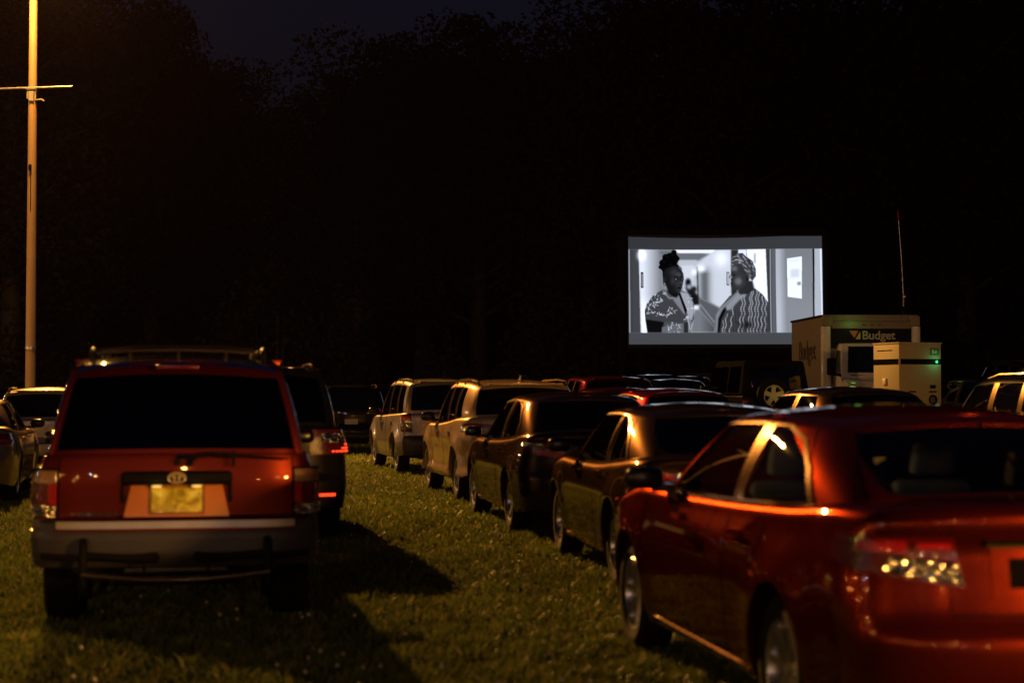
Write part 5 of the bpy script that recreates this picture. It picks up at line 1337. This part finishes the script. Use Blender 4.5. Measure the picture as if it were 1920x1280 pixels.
# ------------------------------------------------------------------ wooded edge behind the field
def tree_meshes():
    bark = pmat('bark', (.014, .011, .010), .9, var=.3, bump=.6, bscale=12)
    leaf, nt, b = newmat('leaves'); b.inputs['Roughness'].default_value = .8; b.inputs['Specular IOR Level'].default_value = .1
    tc = nt.nodes.new('ShaderNodeTexCoord'); n = nt.nodes.new('ShaderNodeTexNoise'); n.inputs['Scale'].default_value = .8
    cr = nt.nodes.new('ShaderNodeValToRGB'); cr.color_ramp.elements[0].color = (.004, .005, .005, 1); cr.color_ramp.elements[1].color = (.010, .008, .008, 1)
    nt.links.new(tc.outputs['Object'], n.inputs['Vector']); nt.links.new(n.outputs['Fac'], cr.inputs[0]); nt.links.new(cr.outputs[0], b.inputs['Base Color'])
    out = []
    for k in range(4):
        r = np.random.default_rng(50 + k)
        H = 22.0; tr = MB()
        tr.tube([(0, 0, -.3), (.1, 0, H * .25), (-.1, .1, H * .5), (.1, 0, H * .82)], [.5, .38, .26, .08], 10)
        cl = []
        for j in range(30):
            a = j * 2.4 + r.random(); z0 = H * (.22 + .6 * j / 30); L = (5.2 * (1 - .6 * abs(j / 30 - .35))) * (.7 + .5 * r.random())
            e = (math.cos(a) * L, math.sin(a) * L, z0 + L * (.35 + .3 * r.random()))
            tr.tube([(0, 0, z0), (e[0] * .5, e[1] * .5, z0 + (e[2] - z0) * .6), e], [.14, .08, .03], 6)
            cl.append((*e, 1.5 + 1.3 * r.random())); cl.append((e[0] * .55, e[1] * .55, e[2] - .5 + r.random(), 1.3 + r.random()))
        for j in range(8): cl.append((r.normal() * 1.2, r.normal() * 1.2, H * (.8 + .18 * r.random()), 1.2 + r.random()))
        V = []; 
        for (x, y, z, R_) in cl:
            n_ = int(170 * R_)
            d_ = r.normal(size=(n_, 3)); d_ /= np.linalg.norm(d_, axis=1)[:, None]; rad = R_ * (.45 + .65 * r.random(n_) ** .6)
            c = np.array([x, y, z]) + d_ * rad[:, None] * np.array([1, 1, .75])
            s_ = .09 + .11 * r.random(n_)
            u = r.normal(size=(n_, 3)); u /= np.linalg.norm(u, axis=1)[:, None]; w = np.cross(u, r.normal(size=(n_, 3))); w /= np.linalg.norm(w, axis=1)[:, None]
            q = np.stack([c - u * s_[:, None], c - w * s_[:, None] * .7, c + u * s_[:, None], c + w * s_[:, None] * .7], 1); V.append(q.reshape(-1, 3))
        V = np.concatenate(V); nf = len(V) // 4
        me = bpy.data.meshes.new('crown'); me.vertices.add(len(V)); me.vertices.foreach_set('co', V.reshape(-1)); me.loops.add(nf * 4); me.loops.foreach_set('vertex_index', np.arange(nf * 4)); me.polygons.add(nf); me.polygons.foreach_set('loop_start', np.arange(nf) * 4)
        me.update(calc_edges=True); me.materials.append(leaf)
        to = tr.build('trunk', bark); tm = to.data; COL.objects.unlink(to); bpy.data.objects.remove(to)
        out.append((tm, me))
    return out
TM = tree_meshes()
def tree(x, y, h, k, label, wide=1.0):
    t = empty('tree', (x, y, float(ground_z(x, y)))); tag(t, label, 'tree', 'dark trees along the far edge of the field')
    s = h / 22.0; t.scale = (s * wide, s * wide, s); t.rotation_euler = (0, 0, random.random() * 6)
    a = bpy.data.objects.new('trunk', TM[k][0]); b = bpy.data.objects.new('crown', TM[k][1])
    for o in (a, b): COL.objects.link(o); o.parent = t
# (photo column, photo row of the top, distance, width factor, label)
TR = [(20, -70, 84, 1.2, 'leafy tree behind the lamp pole at the left edge'), (150, -60, 100, 1.1, 'tree right of the lamp pole, behind the wagon'), (285, 5, 108, 1.0, 'tree standing above the left side of the red off-roader'),
      (410, 120, 112, .9, 'tree left of the gap of blue night sky'), (520, 190, 120, .8, 'lowest tree, closing the bottom of the sky gap'), (670, 85, 104, 1.1, 'tree just right of the blue sky gap'),
      (790, 75, 112, 1.1, 'tall tree above the silver crossover'), (900, 25, 106, 1.1, 'tall round tree left of the small notch of sky'), (1010, 120, 116, .8, 'shorter tree under the small notch of sky'),
      (1110, 20, 102, 1.15, 'tall tree at the left corner of the screen'), (1250, -30, 108, 1.2, 'huge tree directly above the cinema screen'), (1390, -10, 100, 1.2, 'tree over the right half of the screen'),
      (1530, -40, 106, 1.2, 'tree behind the truck, left of the whip aerial'), (1680, -30, 100, 1.2, 'tree behind the whip aerial'), (1810, -50, 96, 1.2, 'tree above the right-hand parked cars'), (1940, -30, 104, 1.2, 'tree at the right edge of the photo')]
for i, (px, py, d, w, lb) in enumerate(TR):
    h = 1.5 + (735 - py) / (FPX / d)
    tree((px - 960) / FPX * d, d, h, i % 4, lb, w)
# undergrowth hiding the far ground line
def undergrowth():
    r = np.random.default_rng(3); n = 130000
    x = r.uniform(-60, 60, n); y = r.uniform(80, 92, n); z = np.abs(r.normal(0, 1, n)) ** .8 * (2.4 + 1.2 * np.sin(x * .4) + .8 * np.sin(x * 1.3)); 
    c = np.stack([x, y + z * .3, z], 1); s_ = .08 + .10 * r.random(n)
    u = r.normal(size=(n, 3)); u /= np.linalg.norm(u, axis=1)[:, None]; w = np.cross(u, r.normal(size=(n, 3))); w /= np.linalg.norm(w, axis=1)[:, None]
    V = np.stack([c - u * s_[:, None], c - w * s_[:, None], c + u * s_[:, None], c + w * s_[:, None]], 1).reshape(-1, 3)
    me = bpy.data.meshes.new('undergrowth'); me.vertices.add(len(V)); me.vertices.foreach_set('co', V.reshape(-1)); me.loops.add(n * 4); me.loops.foreach_set('vertex_index', np.arange(n * 4)); me.polygons.add(n); me.polygons.foreach_set('loop_start', np.arange(n) * 4)
    me.update(calc_edges=True); me.materials.append(bpy.data.materials['leaves'])
    o = bpy.data.objects.new('undergrowth', me); COL.objects.link(o); tag(o, 'dark undergrowth along the far edge of the field', 'undergrowth', kind='stuff')
undergrowth()

# ------------------------------------------------------------------ field: ground sheet and grass
def ground():
    xs = np.concatenate([np.linspace(-600, -40, 12), np.linspace(-36, 36, 73), np.linspace(40, 600, 12)]); ys = np.concatenate([np.linspace(-300, 0, 12), np.linspace(1, 80, 80), np.linspace(90, 900, 14)])
    X, Y = np.meshgrid(xs, ys); Z = ground_z(X, Y)
    g = MB().grid(np.stack([X, Y, Z], 2).tolist())
    m, nt, b = newmat('field_soil_and_turf'); b.inputs['Roughness'].default_value = .95; b.inputs['Specular IOR Level'].default_value = .1
    tc = nt.nodes.new('ShaderNodeTexCoord'); n = nt.nodes.new('ShaderNodeTexNoise'); n.inputs['Scale'].default_value = 1.1; n.inputs['Detail'].default_value = 10
    cr = nt.nodes.new('ShaderNodeValToRGB'); cr.color_ramp.elements[0].position = .35; cr.color_ramp.elements[0].color = (.030, .034, .008, 1); cr.color_ramp.elements[1].position = .7; cr.color_ramp.elements[1].color = (.075, .075, .020, 1)
    n2 = nt.nodes.new('ShaderNodeTexNoise'); n2.inputs['Scale'].default_value = 25; n2.inputs['Detail'].default_value = 8
    bp = nt.nodes.new('ShaderNodeBump'); bp.inputs['Strength'].default_value = 1; bp.inputs['Distance'].default_value = .06
    nt.links.new(tc.outputs['Object'], n.inputs['Vector']); nt.links.new(tc.outputs['Object'], n2.inputs['Vector'])
    nt.links.new(n.outputs['Fac'], cr.inputs[0]); nt.links.new(cr.outputs[0], b.inputs['Base Color']); nt.links.new(n2.outputs['Fac'], bp.inputs['Height']); nt.links.new(bp.outputs[0], b.inputs['Normal'])
    tag(g.build('ground', m), 'grass field the cars are parked on', 'ground', kind='structure')
ground()
def grass():
    r = np.random.default_rng(5)
    N = 520000
    # distances drawn so that the density falls off with distance
    u = r.random(N); d0, d1, p = 5.5, 75.0, -.25
    d = (d0 ** (p + 1) + u * (d1 ** (p + 1) - d0 ** (p + 1))) ** (1 / (p + 1)) if False else d0 * (d1 / d0) ** (u ** 1.25)
    x = (r.random(N) * 2 - 1) * (.36 * d + 3.2)
    # clumps
    nz = np.sin(x * 5.1 + np.sin(d * 3.7) * 2) * np.sin(d * 4.3 + np.sin(x * 2.9) * 2) + .6 * np.sin(x * 13 + d * 7) * np.sin(d * 11 - x * 5)
    h = (.036 + .028 * r.random(N)) * (1 + .35 * nz)
    wd = (.0035 + .0025 * r.random(N)) * np.sqrt(np.maximum(1, d / 8)) * 1.3
    tall = r.random(N) < .03; h[tall] *= 1.45
    a = r.random(N) * 2 * PI; lean = (.35 + .6 * r.random(N)) * h; la = r.random(N) * 2 * PI
    z = ground_z(x, d)
    dx, dy = np.cos(a) * wd, np.sin(a) * wd
    bx, by = np.cos(la) * lean, np.sin(la) * lean
    V = np.empty((N, 5, 3))
    V[:, 0] = np.stack([x - dx, d - dy, z - .005], 1); V[:, 1] = np.stack([x + dx, d + dy, z - .005], 1)
    V[:, 2] = np.stack([x + dx * .8 + bx * .35, d + dy * .8 + by * .35, z + h * .6], 1); V[:, 3] = np.stack([x - dx * .8 + bx * .35, d - dy * .8 + by * .35, z + h * .6], 1)
    V[:, 4] = np.stack([x + bx, d + by, z + h], 1)
    b0 = np.arange(N) * 5
    li = np.stack([b0, b0 + 1, b0 + 2, b0 + 3, b0 + 3, b0 + 2, b0 + 4], 1).reshape(-1)
    ls = np.stack([np.arange(N) * 7, np.arange(N) * 7 + 4], 1).reshape(-1)
    me = bpy.data.meshes.new('grass'); me.vertices.add(N * 5); me.vertices.foreach_set('co', V.reshape(-1)); me.loops.add(len(li)); me.loops.foreach_set('vertex_index', li); me.polygons.add(len(ls)); me.polygons.foreach_set('loop_start', ls)
    me.update(calc_edges=True)
    ca = me.color_attributes.new('tone', 'FLOAT_COLOR', 'POINT')
    t1 = r.random(N); dry = r.random(N) < .10
    col = np.stack([.075 + .05 * t1, .105 + .05 * t1, .018 + .012 * t1], 1); col[dry] = np.array([.22, .18, .07]); big = np.sin(x * .9 + 1.3 * np.sin(d * .55)) * np.sin(d * .8 + np.sin(x * .7)); col *= (1 + .25 * nz + .22 * big)[:, None]
    c5 = np.repeat(np.concatenate([np.clip(col, .01, 1), np.ones((N, 1))], 1)[:, None, :], 5, 1)
    ca.data.foreach_set('color', c5.reshape(-1))
    m, nt, b = newmat('grass_blades'); at = nt.nodes.new('ShaderNodeAttribute'); at.attribute_name = 'tone'
    nt.links.new(at.outputs['Color'], b.inputs['Base Color']); b.inputs['Roughness'].default_value = .5; b.inputs['Specular IOR Level'].default_value = .35
    tr = nt.nodes.new('ShaderNodeBsdfTranslucent'); mx = nt.nodes.new('ShaderNodeMixShader'); mx.inputs[0].default_value = .4
    nt.links.new(at.outputs['Color'], tr.inputs[0]); nt.links.new(b.outputs[0], mx.inputs[1]); nt.links.new(tr.outputs[0], mx.inputs[2]); nt.links.new(mx.outputs[0], nt.nodes['Material Output'].inputs[0])
    me.materials.append(m)
    o = bpy.data.objects.new('grass', me); COL.objects.link(o); tag(o, 'short rough grass of the field between the parked cars', 'grass', kind='stuff')
    # clover heads
    n = 520; dd = 6 + 22 * r.random(n) ** 1.3; xx = (r.random(n) * 2 - 1) * (.33 * dd + 1); fl = MB()
    keep = (np.sin(xx * 1.7 + 1) * np.sin(dd * 1.1)) > -.2
    for X_, D_ in zip(xx[keep], dd[keep]):
        s_ = .008 + .006 * random.random(); zz = .05 + .03 * random.random()
        fl.add([(X_ + a_ * s_, D_ + b_ * s_, zz + c_ * s_) for a_, b_, c_ in ((1, 0, 0), (-1, 0, 0), (0, 1, 0), (0, -1, 0), (0, 0, 1), (0, 0, -1))], [(0, 2, 4), (2, 1, 4), (1, 3, 4), (3, 0, 4), (2, 0, 5), (1, 2, 5), (3, 1, 5), (0, 3, 5)])
    o = fl.build('clover_heads', pmat('clover_white', (.55, .52, .42), .7), weld=False); tag(o, 'tiny pale clover heads scattered through the grass', 'clover', kind='stuff')
grass()

# ------------------------------------------------------------------ haze added for lamp glow and lifted blacks
def haze():
    o = MB().box((0, 30, 13.4), (150, 170, 30)).build('haze', bpy.data.materials.new('glow_haze'), None, smooth=False)
    m = o.data.materials[0]; m.use_nodes = True; nt = m.node_tree; nt.nodes.clear()
    out = nt.nodes.new('ShaderNodeOutputMaterial'); v = nt.nodes.new('ShaderNodeVolumePrincipled')
    v.inputs['Color'].default_value = (.78, .60, .90, 1); v.inputs['Density'].default_value = .00002; v.inputs['Anisotropy'].default_value = .4
    nt.links.new(v.outputs[0], out.inputs['Volume'])
    tag(o, 'thin haze added for a faint glow round the lamp and lifted blacks', 'haze', kind='stuff')
haze()
